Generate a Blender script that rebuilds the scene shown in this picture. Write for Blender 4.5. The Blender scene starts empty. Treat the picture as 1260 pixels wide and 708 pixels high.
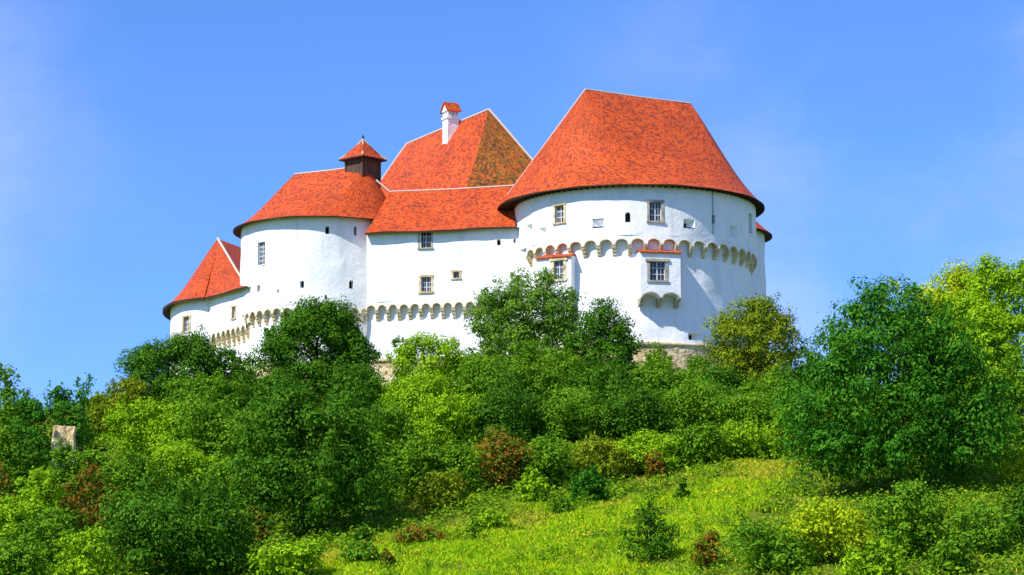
import bpy, bmesh, math, random
import numpy as np
from mathutils import Vector, Matrix

C = bpy.context.scene
COL = C.collection
R = math.radians

# ------------------------------------------------------------------ camera, sky, sun, exposure
F, PITCH = 3700.0, R(9.5)            # focal length in 1260-px pixels, upward tilt
cam = bpy.data.cameras.new('camera')
cam.sensor_width = 36.0
cam.lens = F / 1260.0 * 36.0
cam.clip_start, cam.clip_end = 1.0, 20000.0
camo = bpy.data.objects.new('camera', cam)
COL.objects.link(camo)
camo.location = (0, 0, 0)
camo.rotation_euler = (R(90) + PITCH, 0, 0)
C.camera = camo

SUN_AZ, SUN_EL = R(50), R(47)        # sun stands left of and behind the camera
to_sun = Vector((-math.sin(SUN_AZ) * math.cos(SUN_EL), -math.cos(SUN_AZ) * math.cos(SUN_EL), math.sin(SUN_EL)))
sl = bpy.data.lights.new('sun', 'SUN')
sl.energy, sl.angle, sl.color = 4.9, R(0.5), (1.0, 0.95, 0.86)
slo = bpy.data.objects.new('sun', sl)
COL.objects.link(slo)
slo.rotation_euler = (-to_sun).to_track_quat('-Z', 'Y').to_euler()
slo.location = (-60, -60, 120)

world = bpy.data.worlds.new('World')
C.world = world
world.use_nodes = True
wn, wl = world.node_tree.nodes, world.node_tree.links
wn.clear()
w_out = wn.new('ShaderNodeOutputWorld')
w_bg = wn.new('ShaderNodeBackground')
w_sky = wn.new('ShaderNodeTexSky')
w_sky.sky_type = 'NISHITA'
w_sky.sun_disc = False
w_sky.sun_elevation, w_sky.sun_rotation = SUN_EL, R(180) + SUN_AZ
w_sky.altitude = 300
w_sky.air_density, w_sky.dust_density, w_sky.ozone_density = 0.8, 0.0, 2.0
w_bg.inputs['Strength'].default_value = 0.12
w_tint = wn.new('ShaderNodeMixRGB'); w_tint.blend_type = 'MULTIPLY'; w_tint.inputs[0].default_value = 1.0
w_tint.inputs[2].default_value = (0.56, 0.87, 1.40, 1)
wl.new(w_sky.outputs[0], w_tint.inputs[1])
# thin veils of cloud, laid out in world directions
w_tc = wn.new('ShaderNodeTexCoord')
w_map = wn.new('ShaderNodeMapping'); w_map.inputs['Scale'].default_value = (5.0, 1.0, 8.0); w_map.inputs['Location'].default_value = (0.6, 0, 0.35)
wl.new(w_tc.outputs['Generated'], w_map.inputs[0])
w_noi = wn.new('ShaderNodeTexNoise'); w_noi.inputs['Scale'].default_value = 1.1
w_noi.inputs['Detail'].default_value = 7; w_noi.inputs['Roughness'].default_value = 0.55
wl.new(w_map.outputs[0], w_noi.inputs[0])
w_cr = wn.new('ShaderNodeValToRGB')
w_cr.color_ramp.elements[0].position, w_cr.color_ramp.elements[0].color = 0.38, (0, 0, 0, 1)
w_cr.color_ramp.elements[1].position, w_cr.color_ramp.elements[1].color = 0.66, (1, 1, 1, 1)
w_cr.color_ramp.interpolation = 'EASE'
wl.new(w_noi.outputs[0], w_cr.inputs[0])
w_cl = wn.new('ShaderNodeMixRGB'); w_cl.blend_type = 'MIX'
w_cl.inputs[2].default_value = (4.6, 5.3, 9.4, 1)
w_ma = wn.new('ShaderNodeMath'); w_ma.operation = 'MULTIPLY'; w_ma.inputs[1].default_value = 0.52
w_sx = wn.new('ShaderNodeSeparateXYZ'); wl.new(w_tc.outputs['Generated'], w_sx.inputs[0])
w_mr = wn.new('ShaderNodeMapRange'); w_mr.interpolation_type = 'SMOOTHSTEP'
w_mr.inputs['From Min'].default_value, w_mr.inputs['From Max'].default_value = 0.04, 0.16
w_ab = wn.new('ShaderNodeMath'); w_ab.operation = 'ABSOLUTE'
w_sh = wn.new('ShaderNodeMath'); w_sh.operation = 'ADD'; w_sh.inputs[1].default_value = 0.05
wl.new(w_sx.outputs[0], w_sh.inputs[0]); wl.new(w_sh.outputs[0], w_ab.inputs[0]); wl.new(w_ab.outputs[0], w_mr.inputs[0])
w_m2 = wn.new('ShaderNodeMath'); w_m2.operation = 'MULTIPLY'
wl.new(w_cr.outputs[0], w_m2.inputs[0]); wl.new(w_mr.outputs[0], w_m2.inputs[1])
wl.new(w_m2.outputs[0], w_ma.inputs[0])
wl.new(w_ma.outputs[0], w_cl.inputs[0])
wl.new(w_tint.outputs[0], w_cl.inputs[1])
wl.new(w_cl.outputs[0], w_bg.inputs[0])
wl.new(w_bg.outputs[0], w_out.inputs[0])

C.view_settings.view_transform = 'Standard'
C.view_settings.look = 'None'
C.view_settings.gamma = 1.0
C.view_settings.exposure = 0.35
C.cycles.max_bounces = 6
C.cycles.diffuse_bounces = 3
C.cycles.transmission_bounces = 3
C.cycles.use_denoising = True

# ------------------------------------------------------------------ helpers
rng = np.random.default_rng(7)
random.seed(7)

def ray(px, py):
    u, v = (px - 630) / F, (354 - py) / F
    return Vector((u, math.cos(PITCH) - v * math.sin(PITCH), math.sin(PITCH) + v * math.cos(PITCH)))

def at(px, py, Y):
    d = ray(px, py)
    return d * (Y / d.y)

def ppm(Y, Z=20.0):                   # pixels per metre at a depth
    return F / (Y * math.cos(PITCH) + Z * math.sin(PITCH))

def tag(o, label=None, cat=None, group=None, kind=None):
    if label: o['label'] = label
    if cat: o['category'] = cat
    if group: o['group'] = group
    if kind: o['kind'] = kind
    return o

def thing(name, loc, label, cat, group=None):
    o = bpy.data.objects.new(name, None)
    o.empty_display_size = 0.5
    COL.objects.link(o)
    o.location = loc
    return tag(o, label, cat, group)

def part(name, me, mat, parent, world=True):
    o = bpy.data.objects.new(name, me)
    if mat is not None and len(me.materials) == 0:
        me.materials.append(mat)
    COL.objects.link(o)
    o.parent = parent
    if parent is not None and world and parent.type == 'EMPTY':
        o.location = -Vector(parent.location)
    return o

class MB:
    """collects faces; build() links them as ONE mesh"""
    def __init__(s): s.v, s.f, s.uv, s.sm = [], [], [], []
    def poly(s, pts, uv=None, smooth=False):
        n = len(s.v); s.v += [tuple(p) for p in pts]
        s.f.append(tuple(range(n, n + len(pts))))
        s.uv.append(uv); s.sm.append(smooth)
    def hexa(s, p):                   # 8 points: bottom ring 0-3, top ring 4-7
        n = len(s.v); s.v += [tuple(q) for q in p]
        for f in ((3, 2, 1, 0), (4, 5, 6, 7), (0, 1, 5, 4), (1, 2, 6, 5), (2, 3, 7, 6), (3, 0, 4, 7)):
            s.f.append(tuple(n + i for i in f)); s.uv.append(None); s.sm.append(False)
    def box(s, x0, x1, y0, y1, z0, z1, M=None):
        p = [Vector(q) for q in ((x0, y0, z0), (x1, y0, z0), (x1, y1, z0), (x0, y1, z0), (x0, y0, z1), (x1, y0, z1), (x1, y1, z1), (x0, y1, z1))]
        if M is not None: p = [M @ q for q in p]
        s.hexa(p)
    def grid(s, rows, uvrows=None, smooth=True, keep=None):
        n = len(s.v); nr, nc = len(rows), len(rows[0])
        for r in rows: s.v += [tuple(p) for p in r]
        for i in range(nr - 1):
            for j in range(nc - 1):
                if keep is not None and not keep(i, j): continue
                s.f.append((n + i * nc + j, n + i * nc + j + 1, n + (i + 1) * nc + j + 1, n + (i + 1) * nc + j))
                s.uv.append(None if uvrows is None else [uvrows[i][j], uvrows[i][j + 1], uvrows[i + 1][j + 1], uvrows[i + 1][j]])
                s.sm.append(smooth)
    def tube(s, pts, r, n=8, r2=None):
        pts = [Vector(p) for p in pts]; rows = []
        for i, p in enumerate(pts):
            d = (pts[min(i + 1, len(pts) - 1)] - pts[max(i - 1, 0)]).normalized()
            a = d.orthogonal().normalized() if abs(d.z) > .95 else d.cross(Vector((0, 0, 1))).normalized()
            b = d.cross(a)
            rr = r if r2 is None else r + (r2 - r) * i / (len(pts) - 1)
            rows.append([p + (a * math.cos(2 * math.pi * k / n) + b * math.sin(2 * math.pi * k / n)) * rr for k in range(n + 1)])
        s.grid(rows)
        s.poly(rows[0][:-1]); s.poly(rows[-1][:-1][::-1])
    def mesh(s, name):
        me = bpy.data.meshes.new(name)
        me.from_pydata(s.v, [], s.f)
        me.polygons.foreach_set('use_smooth', s.sm)
        if any(u is not None for u in s.uv):
            l = me.uv_layers.new(name='UVMap'); flat = []
            for f, u in zip(s.f, s.uv):
                for k in range(len(f)): flat += list(u[k]) if u is not None else [0.0, 0.0]
            l.data.foreach_set('uv', flat)
        me.update()
        return me
    def build(s, name, mat, parent): return part(name, s.mesh(name), mat, parent)

# ------------------------------------------------------------------ materials
def new_mat(name):
    m = bpy.data.materials.new(name); m.use_nodes = True
    nt = m.node_tree; b = nt.nodes['Principled BSDF']
    return m, nt, b

def N(nt, t, **kw):
    n = nt.nodes.new(t)
    for k, v in kw.items(): setattr(n, k, v)
    return n

def ramp(nt, src, stops, interp='LINEAR'):
    r = N(nt, 'ShaderNodeValToRGB'); e = r.color_ramp.elements
    r.color_ramp.interpolation = interp
    while len(e) < len(stops): e.new(0.5)
    for el, (p, c) in zip(e, stops): el.position = p; el.color = (*c, 1)
    nt.links.new(src, r.inputs[0]); return r

def noise(nt, vec, scale, detail=4, rough=0.55):
    n = N(nt, 'ShaderNodeTexNoise'); n.inputs['Scale'].default_value = scale
    n.inputs['Detail'].default_value = detail; n.inputs['Roughness'].default_value = rough
    if vec is not None: nt.links.new(vec, n.inputs['Vector'])
    return n.outputs[0]

def geo_pos(nt): return N(nt, 'ShaderNodeNewGeometry').outputs['Position']

def mix(nt, kind, fac, a, b):
    m = N(nt, 'ShaderNodeMixRGB', blend_type=kind)
    for i, v in enumerate((fac, a, b)):
        if hasattr(v, 'node'): nt.links.new(v, m.inputs[i])
        elif i == 0: m.inputs[0].default_value = v
        else: m.inputs[i].default_value = (*v, 1)
    return m.outputs[0]

def bump(nt, b, src, dist, strength=1.0):
    n = N(nt, 'ShaderNodeBump'); n.inputs['Distance'].default_value = dist; n.inputs['Strength'].default_value = strength
    nt.links.new(src, n.inputs['Height']); nt.links.new(n.outputs[0], b.inputs['Normal'])

def plain(name, col, rough=0.7, spec=0.3):
    m, nt, b = new_mat(name)
    b.inputs['Base Color'].default_value = (*col, 1); b.inputs['Roughness'].default_value = rough
    b.inputs['Specular IOR Level'].default_value = spec
    return m

def mat_plaster():
    m, nt, b = new_mat('lime_plaster'); p = geo_pos(nt)
    mp = N(nt, 'ShaderNodeMapping'); mp.inputs['Scale'].default_value = (1, 1, 0.35); nt.links.new(p, mp.inputs[0])
    c = ramp(nt, noise(nt, mp.outputs[0], 0.9, 6, 0.6), [(0.25, (0.70, 0.71, 0.71)), (0.5, (0.84, 0.845, 0.84)), (0.8, (0.87, 0.87, 0.86))])
    st = ramp(nt, noise(nt, p, 2.3, 5, 0.65), [(0.62, (1, 1, 1)), (0.80, (0.86, 0.84, 0.80))])
    mp2 = N(nt, 'ShaderNodeMapping'); mp2.inputs['Scale'].default_value = (2.2, 2.2, 0.16); nt.links.new(p, mp2.inputs[0])
    sk = ramp(nt, noise(nt, mp2.outputs[0], 1.0, 5, 0.7), [(0.55, (1, 1, 1)), (0.78, (0.80, 0.79, 0.76))])   # rain streaks
    cc = mix(nt, 'MULTIPLY', 1.0, mix(nt, 'MULTIPLY', 1.0, c.outputs[0], st.outputs[0]), sk.outputs[0])
    nt.links.new(cc, b.inputs['Base Color'])
    b.inputs['Roughness'].default_value = 0.9; b.inputs['Specular IOR Level'].default_value = 0.15
    h = mix(nt, 'ADD', 0.35, noise(nt, p, 0.9, 3), noise(nt, p, 5.0, 4))
    bump(nt, b, h, 0.10, 0.65)
    return m

def mat_tiles(name, stops, moss=None):
    m, nt, b = new_mat(name)
    uv = N(nt, 'ShaderNodeTexCoord').outputs['UV']
    # slightly wavering courses of hand-laid plain tiles
    nz = N(nt, 'ShaderNodeTexNoise'); nz.inputs['Scale'].default_value = 1.5; nt.links.new(uv, nz.inputs['Vector'])
    wv = N(nt, 'ShaderNodeVectorMath', operation='MULTIPLY_ADD')
    nt.links.new(nz.outputs['Color'], wv.inputs[0]); wv.inputs[1].default_value = (0.22, 0.22, 0); nt.links.new(uv, wv.inputs[2])
    br = N(nt, 'ShaderNodeTexBrick'); nt.links.new(wv.outputs[0], br.inputs['Vector'])
    br.inputs['Color1'].default_value = (0, 0, 0, 1); br.inputs['Color2'].default_value = (1, 1, 1, 1)
    br.inputs['Mortar'].default_value = (0.5, 0.5, 0.5, 1)
    br.inputs['Scale'].default_value = 1.0; br.inputs['Mortar Size'].default_value = 0.0
    br.inputs['Brick Width'].default_value = 0.20; br.inputs['Row Height'].default_value = 0.17
    col = ramp(nt, br.outputs['Color'], stops, 'CONSTANT')
    b2 = N(nt, 'ShaderNodeTexBrick'); nt.links.new(wv.outputs[0], b2.inputs['Vector'])
    b2.inputs['Color1'].default_value = (1, 1, 1, 1); b2.inputs['Color2'].default_value = (1, 1, 1, 1); b2.inputs['Mortar'].default_value = (0, 0, 0, 1)
    b2.inputs['Scale'].default_value = 1.0; b2.inputs['Mortar Size'].default_value = 0.018; b2.inputs['Mortar Smooth'].default_value = 0.3
    b2.inputs['Brick Width'].default_value = 0.20; b2.inputs['Row Height'].default_value = 0.17
    big = ramp(nt, noise(nt, uv, 0.35, 5, 0.6), [(0.28, (0.72, 0.72, 0.74)), (0.5, (1.0, 1.0, 1.0)), (0.75, (1.12, 1.16, 1.15))])
    c = mix(nt, 'MULTIPLY', 1.0, col.outputs[0], big.outputs[0])
    if moss:
        mm = ramp(nt, noise(nt, uv, 1.6, 6, 0.7), [(0.47, (0, 0, 0)), (0.66, (.75, .75, .75))])
        c = mix(nt, 'MIX', mm.outputs[0], c, moss)
    nt.links.new(c, b.inputs['Base Color'])
    b.inputs['Roughness'].default_value = 0.6; b.inputs['Specular IOR Level'].default_value = 0.2
    h = mix(nt, 'ADD', 0.6, b2.outputs['Color'], br.outputs['Color'])
    bump(nt, b, h, 0.03, 0.7)
    return m

def mat_stone(name, c0, c1, c2, scale, dist=0.08):
    m, nt, b = new_mat(name); p = geo_pos(nt)
    v = N(nt, 'ShaderNodeTexVoronoi'); v.inputs['Scale'].default_value = scale; nt.links.new(p, v.inputs['Vector'])
    sep = N(nt, 'ShaderNodeSeparateColor'); nt.links.new(v.outputs['Color'], sep.inputs[0])
    c = ramp(nt, sep.outputs[0], [(0.1, c0), (0.5, c1), (0.9, c2)])
    d = ramp(nt, noise(nt, p, 6, 5, 0.6), [(0.3, (0.7, 0.7, 0.68)), (0.7, (1.1, 1.1, 1.1))])
    nt.links.new(mix(nt, 'MULTIPLY', 1.0, c.outputs[0], d.outputs[0]), b.inputs['Base Color'])
    b.inputs['Roughness'].default_value = 0.9; b.inputs['Specular IOR Level'].default_value = 0.2
    inv = N(nt, 'ShaderNodeMath', operation='MULTIPLY'); inv.inputs[1].default_value = -1; nt.links.new(v.outputs['Distance'], inv.inputs[0])
    bump(nt, b, inv.outputs[0], dist, 1.0)
    return m

def mat_leaf(name, stops, trans=0.20, gain=1.72):
    stops = [(p, tuple(min(.6, q * w) for q, w in zip(c, (gain * 1.10, gain * 1.08, gain * .7))))  for p, c in stops]
    m, nt, b = new_mat(name)
    g = N(nt, 'ShaderNodeNewGeometry')
    nz = noise(nt, g.outputs['Position'], 0.55, 3, 0.6)
    a = N(nt, 'ShaderNodeMath', operation='MULTIPLY_ADD'); a.inputs[1].default_value = 0.55
    nt.links.new(g.outputs['Random Per Island'], a.inputs[0])
    a2 = N(nt, 'ShaderNodeMath', operation='MULTIPLY'); a2.inputs[1].default_value = 0.45; nt.links.new(nz, a2.inputs[0])
    nt.links.new(a2.outputs[0], a.inputs[2])
    c = ramp(nt, a.outputs[0], stops)
    nt.links.new(c.outputs[0], b.inputs['Base Color'])
    b.inputs['Roughness'].default_value = 0.6; b.inputs['Specular IOR Level'].default_value = 0.06
    t = N(nt, 'ShaderNodeBsdfTranslucent')
    tc = mix(nt, 'MULTIPLY', 1.0, c.outputs[0], (1.3, 1.35, 0.7)); nt.links.new(tc, t.inputs[0])
    ms = N(nt, 'ShaderNodeMixShader'); ms.inputs[0].default_value = trans
    nt.links.new(b.outputs[0], ms.inputs[1]); nt.links.new(t.outputs[0], ms.inputs[2])
    nt.links.new(ms.outputs[0], nt.nodes['Material Output'].inputs[0])
    return m

M = {}
M['plaster'] = mat_plaster()
RED = [(0.0, (0.53, 0.073, 0.011)), (0.30, (0.61, 0.094, 0.013)), (0.52, (0.47, 0.057, 0.010)), (0.66, (0.34, 0.045, 0.014)), (0.79, (0.54, 0.100, 0.018)), (0.88, (0.24, 0.042, 0.020))]
M['tiles'] = mat_tiles('clay_tiles', RED)
M['mossy'] = mat_tiles('mossy_clay_tiles', [(0.0, (0.34, 0.080, 0.012)), (0.25, (0.16, 0.060, 0.012)), (0.45, (0.42, 0.14, 0.015)), (0.62, (0.24, 0.11, 0.012)), (0.76, (0.44, 0.075, 0.012)), (0.88, (0.06, 0.035, 0.012))], (0.15, 0.085, 0.010))
M['mortar'] = plain('lime_mortar_ridge', (0.52, 0.43, 0.36), 0.9)
M['soffit'] = plain('dark_eave_timber', (0.035, 0.02, 0.014), 0.85)
M['stone'] = mat_stone('yellow_sandstone', (0.54, 0.40, 0.19), (0.68, 0.54, 0.30), (0.76, 0.66, 0.45), 2.2, 0.03)
M['rubble'] = mat_stone('rubble_masonry', (0.46, 0.33, 0.16), (0.66, 0.51, 0.28), (0.76, 0.64, 0.41), 3.6, 0.06)
M['tan'] = mat_stone('tan_rubble', (0.50, 0.34, 0.15), (0.68, 0.50, 0.26), (0.76, 0.62, 0.38), 3.4, 0.05)
M['greystone'] = mat_stone('grey_window_stone', (0.36, 0.32, 0.24), (0.46, 0.40, 0.30), (0.50, 0.46, 0.38), 2.5, 0.02)
M['glass'] = plain('old_window_glass', (0.022, 0.028, 0.04), 0.12, 0.6)
M['bars'] = plain('painted_casement', (0.55, 0.58, 0.60), 0.6)
M['iron'] = plain('iron', (0.05, 0.05, 0.055), 0.6)
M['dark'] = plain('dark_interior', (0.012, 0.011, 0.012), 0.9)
def mat_wood():
    m, nt, b = new_mat('weathered_boards')
    p = geo_pos(nt); w = N(nt, 'ShaderNodeMapping'); w.inputs['Scale'].default_value = (6, 6, 0.4); nt.links.new(p, w.inputs[0])
    c = ramp(nt, noise(nt, w.outputs[0], 1.2, 4), [(0.3, (0.035, 0.018, 0.012)), (0.7, (0.12, 0.065, 0.038))])
    nt.links.new(c.outputs[0], b.inputs['Base Color']); b.inputs['Roughness'].default_value = 0.85
    return m
M['wood'] = mat_wood()
M['bark'] = mat_stone('bark', (0.05, 0.035, 0.022), (0.075, 0.055, 0.035), (0.10, 0.08, 0.055), 7, 0.04)

LEAF = {
 'dark':  [(0.15, (0.014, 0.050, 0.004)), (0.5, (0.030, 0.092, 0.006)), (0.8, (0.060, 0.145, 0.009)), (0.97, (0.11, 0.19, 0.012))],
 'mid':   [(0.15, (0.026, 0.080, 0.005)), (0.5, (0.060, 0.145, 0.008)), (0.8, (0.11, 0.20, 0.010)), (0.97, (0.18, 0.23, 0.012))],
 'bright':[(0.15, (0.055, 0.14, 0.005)), (0.5, (0.125, 0.235, 0.007)), (0.8, (0.20, 0.30, 0.010)), (0.97, (0.30, 0.33, 0.012))],
 'yellow':[(0.15, (0.10, 0.17, 0.006)), (0.5, (0.20, 0.28, 0.008)), (0.8, (0.31, 0.34, 0.010)), (0.97, (0.42, 0.36, 0.012))],
 'olive': [(0.15, (0.045, 0.075, 0.005)), (0.45, (0.085, 0.14, 0.007)), (0.75, (0.16, 0.18, 0.010)), (0.97, (0.27, 0.17, 0.015))],
 'grey':  [(0.15, (0.026, 0.075, 0.008)), (0.5, (0.060, 0.135, 0.015)), (0.8, (0.12, 0.20, 0.030)), (0.97, (0.20, 0.25, 0.055))],
 'blue':  [(0.15, (0.010, 0.055, 0.005)), (0.5, (0.024, 0.100, 0.008)), (0.8, (0.055, 0.155, 0.012)), (0.97, (0.11, 0.20, 0.022))],
 'rust':  [(0.12, (0.035, 0.075, 0.006)), (0.46, (0.075, 0.13, 0.008)), (0.58, (0.12, 0.075, 0.012)), (0.75, (0.20, 0.045, 0.015)), (0.97, (0.14, 0.15, 0.014))],
 'under': [(0.12, (0.030, 0.090, 0.005)), (0.45, (0.070, 0.15, 0.007)), (0.72, (0.13, 0.20, 0.010)), (0.90, (0.18, 0.17, 0.015)), (1.0, (0.22, 0.09, 0.015))],
 'grass': [(0.15, (0.055, 0.15, 0.005)), (0.38, (0.13, 0.26, 0.006)), (0.58, (0.22, 0.34, 0.007)), (0.76, (0.32, 0.36, 0.012)), (0.88, (0.34, 0.26, 0.04)), (1.0, (0.40, 0.28, 0.08))],
 'straw': [(0.15, (0.12, 0.20, 0.008)), (0.4, (0.22, 0.26, 0.015)), (0.7, (0.32, 0.28, 0.04)), (1.0, (0.42, 0.32, 0.09))],
}
for k, v in LEAF.items(): M['leaf_' + k] = mat_leaf('leaves_' + k, v)

# ------------------------------------------------------------------ terrain
KY = np.array([-600, 20, 60, 100, 125, 140, 155, 165, 190, 212, 222, 256, 290, 400, 900, 6000], float)
KZ = np.array([-1.7, -1.7, -1.2, 3.0, 6.6, 9.8, 13.4, 15.9, 22.2, 28.2, 29.8, 30.0, 22, -5, -12, -12], float)
_ys = np.arange(-600, 6000, 1.0)
_zs = np.interp(_ys, KY, KZ)
_k = np.exp(-0.5 * (np.arange(-12, 13) / 4.0) ** 2); _k /= _k.sum()
_zs = np.convolve(np.pad(_zs, 12, 'edge'), _k, 'valid')
def terrain(x, y):
    x = np.asarray(x, float); y = np.asarray(y, float)
    z = np.interp(y, _ys, _zs)
    w = np.clip((y - 60) / 90, 0, 1)
    fall = 0.13 * np.clip(-x - 22, 0, 180) + 0.10 * np.clip(x - 26, 0, 180)
    z = np.maximum(z - fall * w, np.minimum(z, -2.0))
    z = z + .075 * np.clip(x, -25, 20) * np.clip((y - 105) / 40, 0, 1) * np.clip((205 - y) / 35, 0, 1)
    b = np.sin(x * 0.31 + y * 0.17) * np.cos(y * 0.23 - x * 0.11) * 0.28 + np.sin(x * 0.83 + 1.3) * np.sin(y * 0.71 + x * 0.2) * 0.12
    return z + b * np.clip((y - 70) / 50, 0, 1) * np.clip((400 - y) / 100, 0, 1)

def yb(x): return 147.5 + (np.asarray(x) + 14) * 0.80        # upper rim of the meadow

def build_ground():
    def axis(lo, hi, a, b, st):
        return np.concatenate([lo + (a - lo) * (1 - np.linspace(1, 0, 24, endpoint=False) ** 2.2)[::1], np.arange(a, b, st), b + (hi - b) * np.linspace(0, 1, 26) ** 2.2])
    xs = axis(-5000, 5000, -70, 70, 1.0); ys = axis(-500, 6000, 90, 270, 1.0)
    X, Y = np.meshgrid(xs, ys)
    Z = terrain(X, Y)
    v = np.stack([X, Y, Z], -1).reshape(-1, 3); nc = len(xs); nr = len(ys)
    i, j = np.meshgrid(np.arange(nr - 1), np.arange(nc - 1), indexing='ij')
    q = np.stack([i * nc + j, i * nc + j + 1, (i + 1) * nc + j + 1, (i + 1) * nc + j], -1).reshape(-1, 4)
    me = np_mesh('ground', v, q, smooth=True)
    m, nt, b = new_mat('hill_soil_and_turf'); p = geo_pos(nt)
    c = ramp(nt, noise(nt, p, 0.22, 7, 0.68), [(0.30, (0.055, 0.12, 0.010)), (0.46, (0.13, 0.20, 0.012)), (0.58, (0.20, 0.24, 0.018)), (0.72, (0.30, 0.25, 0.07))])
    d = ramp(nt, noise(nt, p, 2.5, 5, 0.7), [(0.3, (0.6, 0.65, 0.5)), (0.7, (1.1, 1.1, 1.0))])
    nt.links.new(mix(nt, 'MULTIPLY', 1.0, c.outputs[0], d.outputs[0]), b.inputs['Base Color'])
    b.inputs['Roughness'].default_value = 0.95; b.inputs['Specular IOR Level'].default_value = 0.1
    bump(nt, b, noise(nt, p, 3.0, 5, 0.7), 0.3, 1.0)
    o = part('ground', me, m, None); tag(o, kind='structure')

def np_mesh(name, v, q, smooth=False):
    me = bpy.data.meshes.new(name); n = q.shape[1]
    me.vertices.add(len(v)); me.vertices.foreach_set('co', np.ascontiguousarray(v, dtype=np.float32).ravel())
    me.loops.add(q.size); me.loops.foreach_set('vertex_index', np.ascontiguousarray(q, dtype=np.int32).ravel())
    me.polygons.add(len(q)); me.polygons.foreach_set('loop_start', np.arange(0, q.size, n, dtype=np.int32))
    try: me.polygons.foreach_set('loop_total', np.full(len(q), n, dtype=np.int32))
    except Exception: pass
    me.polygons.foreach_set('use_smooth', np.full(len(q), smooth))
    me.update(calc_edges=True); me.validate()
    return me

build_ground()

# ------------------------------------------------------------------ castle: walls with real openings
class Arc:                              # angle 0 faces the camera, positive to the right
    def __init__(s, cx, cy, rx, ry=None): s.cx, s.cy, s.rx, s.ry = cx, cy, rx, ry or rx
    def pt(s, a, off, z):
        a = a / s.rx
        return Vector((s.cx + (s.rx + off) * math.sin(a), s.cy - (s.ry + off) * math.cos(a), z))
    def hit(s, px, py, off=0):
        d = ray(px, py); rx, ry = s.rx + off, s.ry + off
        A = (d.x / rx) ** 2 + (d.y / ry) ** 2; B = -2 * (d.x * s.cx / rx ** 2 + d.y * s.cy / ry ** 2); Cc = (s.cx / rx) ** 2 + (s.cy / ry) ** 2 - 1
        D = max(B * B - 4 * A * Cc, 0.0); t = (-B - math.sqrt(D)) / (2 * A); p = d * t
        return math.atan2((p.x - s.cx) / rx, (s.cy - p.y) / ry) * s.rx, p.z
class Line:
    def __init__(s, p0, p1): s.p0, s.p1 = Vector(p0), Vector(p1); s.d = (s.p1 - s.p0); s.L = s.d.length; s.d.normalize(); s.n = Vector((s.d.y, -s.d.x))
    def pt(s, a, off, z):
        p = s.p0 + s.d * a + s.n * off
        return Vector((p.x, p.y, z))
    def hit(s, px, py, off=0):
        d = ray(px, py); q = s.p0 + s.n * off
        t = q.dot(s.n) / (d.x * s.n.x + d.y * s.n.y); p = d * t
        return (Vector((p.x, p.y)) - q).dot(s.d), p.z

def wob(s, z): return 0.035 * (math.sin(s * 1.1 + z * .6) * math.cos(z * 1.3 - s * .4) + .6 * math.sin(s * 2.7 + 1) * math.sin(z * 2.3 + s))

def pbox(mb, P, s0, s1, z0, z1, o0, o1):
    mb.hexa([P.pt(s0, o1, z0), P.pt(s1, o1, z0), P.pt(s1, o0, z0), P.pt(s0, o0, z0), P.pt(s0, o1, z1), P.pt(s1, o1, z1), P.pt(s1, o0, z1), P.pt(s0, o0, z1)])

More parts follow.
